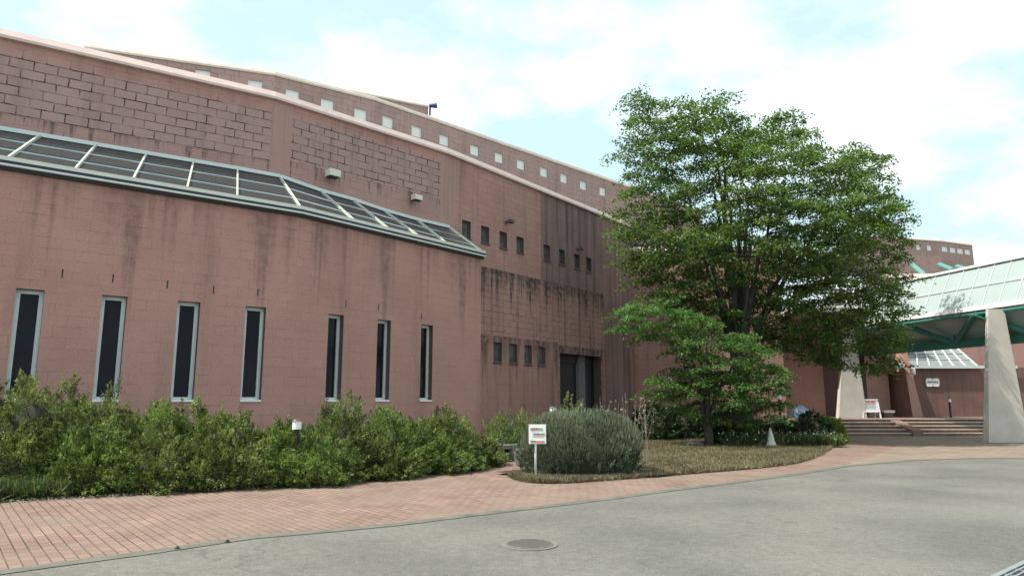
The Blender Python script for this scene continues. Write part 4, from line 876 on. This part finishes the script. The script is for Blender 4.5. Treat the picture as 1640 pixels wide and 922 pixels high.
for px, y, yt, rx, ry, lab, li in jun:
    y += .28 if yt > 687 else 0; p = at(px, y, .8); h = zat(yt-2 if px < 400 else yt+12, y)
    shrub('juniper_shrub', lab, (p.x, p.y), (rx, ry, h*.98), M['juniper2' if li else 'juniper'], G1, nplume=430, per=60, plen=.27, blade=(.062, .02), up=.5, spread=.06, lump=.34, cat='shrub')
# rounded grey-green bush with fine upright shoots
p = at(935, 15.0, .7); 
shrub('rounded_bush', 'large rounded grey green bush behind the guide sign', (p.x, 15.5), (1.42, 1.05, 1.36), M['greybush'], None, nplume=1100, per=34, plen=.2, blade=(.06, .014), up=1.0, spread=.03, core=.84, lump=.16, sq=.7)
rb = D.objects['rounded_bush']; n_ = 9000; u_ = unit(n_*3); u_ = u_[u_[:, 2] > .25][:n_]; n_ = len(u_)
cc_ = np.sign(u_)*np.abs(u_)**.68*np.array((1.4, 1.03, 1.34))*rng.uniform(.86, 1.0, (n_, 1))+np.array([rb.location.x, rb.location.y, .03])
leaves('pale_shoots', cc_, np.array([0, 0, 1.0])+u_*.4+rng.normal(0, .2, (n_, 3)), unit(n_), .12, .012, [leaf_mat('pale grey shoots', [(.13, .155, .1), (.21, .22, .16), (.09, .12, .07)], .2)], rb)['kind'] = 'stuff'
# dry seed stalks
def stalks(name, label, cx, cy, n, h0, h1, w, mat, head=.02, parent=None, group=None):
    t = thing(name, label, 'plant', (cx, cy, 0), group); b = MB(); hd = []
    for i in range(n):
        x = cx+random.uniform(-w, w); y = cy+random.uniform(-w*.4, w*.4); h = random.uniform(h0, h1); lx = random.gauss(0, .2); ly = random.gauss(0, .08)
        pts = [(x, y, 0), (x+lx*.3, y+ly*.3, h*.5), (x+lx, y+ly, h)]; b.tube(pts, [.007, .005, .003], 3)
        for k in range(16): u = random.uniform(.55, 1); hd.append((x+lx*u+random.gauss(0, .02), y+ly*u+random.gauss(0, .02), h*u+random.gauss(0, .01)))
    b.build('stems', M['straw'], t); C = np.array(hd); m_ = len(C)
    leaves('seed_heads', C, unit(m_)+np.array([0, 0, .6]), unit(m_), .06, head, [mat], t)['kind'] = 'stuff'
p = at(965, 17.2, 1); stalks('seed_stalks', 'tall dry pale seed stalks rising behind the rounded bush', p.x, 17.2, 15, 1.2, 1.75, .7, M['straw'], .026)
p = at(1030, 17.6, 1); stalks('seed_stalks', 'loose dry stalks at the right shoulder of the rounded bush', p.x, 17.6, 10, 1.3, 1.75, .35, M['straw'], .026)
def sm(name, label, px, y, yt, rx, ry, mat, group=None, **k):
    p = at(px, y, .8); return shrub(name, label, (p.x, p.y), (rx, ry, zat(yt, y)), M[mat], group, **k)
sm('leafy_shrub', 'low bright shrub at the foot of the wall left of the rounded bush', 822, 19.5, 655, .75, .6, 'juniper2', nplume=130, per=40)
sm('leafy_shrub', 'small dark grassy clump behind the stone bench', 800, 18.8, 682, .7, .45, 'juniper2', nplume=110, per=40)
sm('leafy_shrub', 'green shrub in front of the side door', 918, 20.5, 645, .75, .6, 'juniper2', nplume=150, per=40)
G2 = 'dark shrubs along the shaded wall'
for px, y, yt, rx, lab in ((1045, 27.5, 648, 1.1, 'dark shrub at the wall right of the side door'), (1085, 28.5, 655, 1.1, 'dark shrub just left of the small maple trunk'), (1125, 30, 652, 1.3, 'dark shrub behind the small maple trunk'), (1165, 29.5, 650, 1.2, 'dark shrub right of the small maple trunk')):
    sm('dark_shrub', lab, px, y, yt, rx, .9, 'darkleaf', G2, nplume=200, per=40, blade=(.1, .045), lump=.15)
G3 = 'clipped hedge mounds beside the plaza'
for px, y, yt, rx, lab, m_ in ((1168, 24.9, 682, .8, 'low hedge mound under the right side of the small maple', 'darkleaf'), (1208, 24.9, 676, .85, 'low hedge mound left of the white cone', 'darkleaf'), (1262, 25.0, 672, .9, 'low hedge mound right of the white cone', 'darkleaf'), (1300, 25.3, 660, .85, 'tall dark hedge mound below the blue grey bundle', 'darkleaf'), (1333, 26.6, 672, .4, 'small yellow green shrub at the right end of the hedge', 'variegated'), (1318, 27.4, 664, .6, 'yellow green shrub behind the tall dark hedge mound', 'variegated')):
    sm('hedge_mound', lab, px, y, yt, rx, .65, m_, G3, nplume=260, per=40, blade=(.08, .045), plen=.16, up=.3, lump=.12, core=.92)
# beds, lawn, ground cover
bedf = [U(*q) for q in ((-260, 838), (0, 803), (200, 792), (420, 776), (600, 758), (780, 741))]
sheet('planting_bed_soil', [(p.x, p.y) for p in bedf]+[(.2, 20.5), (-.6, 23), (-6, 19), (-22, 13)], .008, M['soil'])
def smooth(P, n=5):
    o = []
    for i in range(len(P)-1):
        a, b_, c, d = P[max(i-1, 0)], P[i], P[i+1], P[min(i+2, len(P)-1)]
        for k in range(n):
            t_ = k/n; o.append(.5*((2*b_)+(c-a)*t_+(2*a-5*b_+4*c-d)*t_*t_+(3*b_-a-3*c+d)*t_**3))
    return o+[P[-1]]
isl = [U(*q) for q in ((818, 764), (838, 771), (900, 774), (1030, 765), (1140, 756), (1230, 748), (1290, 738), (1325, 722), (1345, 704))]
isl = smooth(isl)
sheet('lawn_island', [(p.x, p.y) for p in isl]+[(14, 31), (14, 34.8), (5.5, 34.8), (3.5, 29), (.6, 21), (1.2, 17.2)], .05, M['lawn'])
b = MB()
for i in range(len(isl)-1):
    a, c = isl[i], isl[i+1]; b.beam(a+Vector((0, 0, .018)), c+Vector((0, 0, .012)), .04, .06)
b.build('lawn_edging', simple('earth edge', (.09, .075, .05), .95, var=.4, scale=9))['kind'] = 'structure'
bc = at(935, 15.0, .7); sheet('bush_soil', [(bc.x+math.cos(a*.3142)*(1.75+.15*math.sin(a*2.1)), 15.1+math.sin(a*.3142)*(1.0+.1*math.cos(a*1.7))) for a in range(20)], .054, simple('dark mulch', (.045, .036, .028), .95, var=.4, scale=14, bump=.6))
def scatter(name, n, gen, hmin, hmax, wd, mat, label, cat, lean=.5, zb_=.0, zvar=0.0):
    C = []; 
    while len(C) < n:
        q = gen()
        if q: C.append(q)
    C = np.array(C); h = rng.uniform(hmin, hmax, n); dv = np.array([0, 0, 1.0])+rng.normal(0, lean, (n, 3)); dv /= np.linalg.norm(dv, axis=1, keepdims=True); dv[:, 2] = np.abs(dv[:, 2])
    C = np.column_stack([C, np.full(n, zb_)+rng.uniform(0, zvar, n)])+dv*(h*.5)[:, None]
    o = leaves(name, C, dv, unit(n), h, wd, [mat], None); tag(o, label, cat, kind='stuff'); return o
islp = [(p.x, p.y) for p in isl]+[(13, 29), (3.5, 29), (.9, 19), (1.0, 17)]
def g_isl():
    x, y = random.uniform(0, 13.4), random.uniform(13.7, 29)
    return (x, y) if inpoly(x, y, islp) and ((x-bc.x)/1.6)**2+((y-15.1)/.95)**2 > random.uniform(.7, 1.1) else None
scatter('dry_grass', 60000, g_isl, .03, .1, .014, M['drygrass'], 'short dry brown grass on the island beside the road', 'grass', .6, .05)
def g_edge():
    i = random.randrange(len(isl)-1); p = isl[i].lerp(isl[i+1], random.random()); return (p.x+random.gauss(0, .04), p.y+random.gauss(0, .05))
scatter('edge_grass', 5000, g_edge, .04, .13, .016, M['drygrass'], 'tufts of dry grass hanging over the island edge', 'grass', .7, .03)
def g_bed():
    i = random.randrange(len(bedf)-1); p = bedf[i].lerp(bedf[i+1], random.random()); d = random.uniform(0, 1)**1.3*1.0
    return (p.x-.55*d, p.y+.83*d)
scatter('ground_cover', 42000, g_bed, .08, .42, .022, M['ground_leaf'], 'grassy ground cover along the front edge of the juniper bed', 'ground cover', .45)
def g_lit():
    i = random.randrange(1, len(bedf)-1); p = bedf[i].lerp(bedf[i+1], random.random()); d = random.gauss(.02, .13)
    return (p.x+.55*d, p.y-.83*d)
scatter('leaf_litter', 2600, g_lit, .02, .05, .03, M['straw'], 'brown leaf litter strewn along the paving beside the juniper bed', 'leaf litter', 2.5, .012)
def g_hf():
    return (random.uniform(*sorted((at(1150, 24.6).x, at(1330, 24.6).x))), random.uniform(23.6, 24.6))
scatter('hedge_ground_cover', 9000, g_hf, .1, .5, .035, M['ground_leaf'], 'leafy ground cover with pale flowers in front of the hedge mounds', 'ground cover', .5, .05)
def g_fl():
    x, y = g_hf(); return (x+random.gauss(0, .2), y-.1+random.gauss(0, .1))
scatter('white_flowers', 260, g_fl, .04, .07, .05, M['whiteflower'], 'small pale flowers dotted below the hedge mounds', 'flowers', .8, .12, .4)
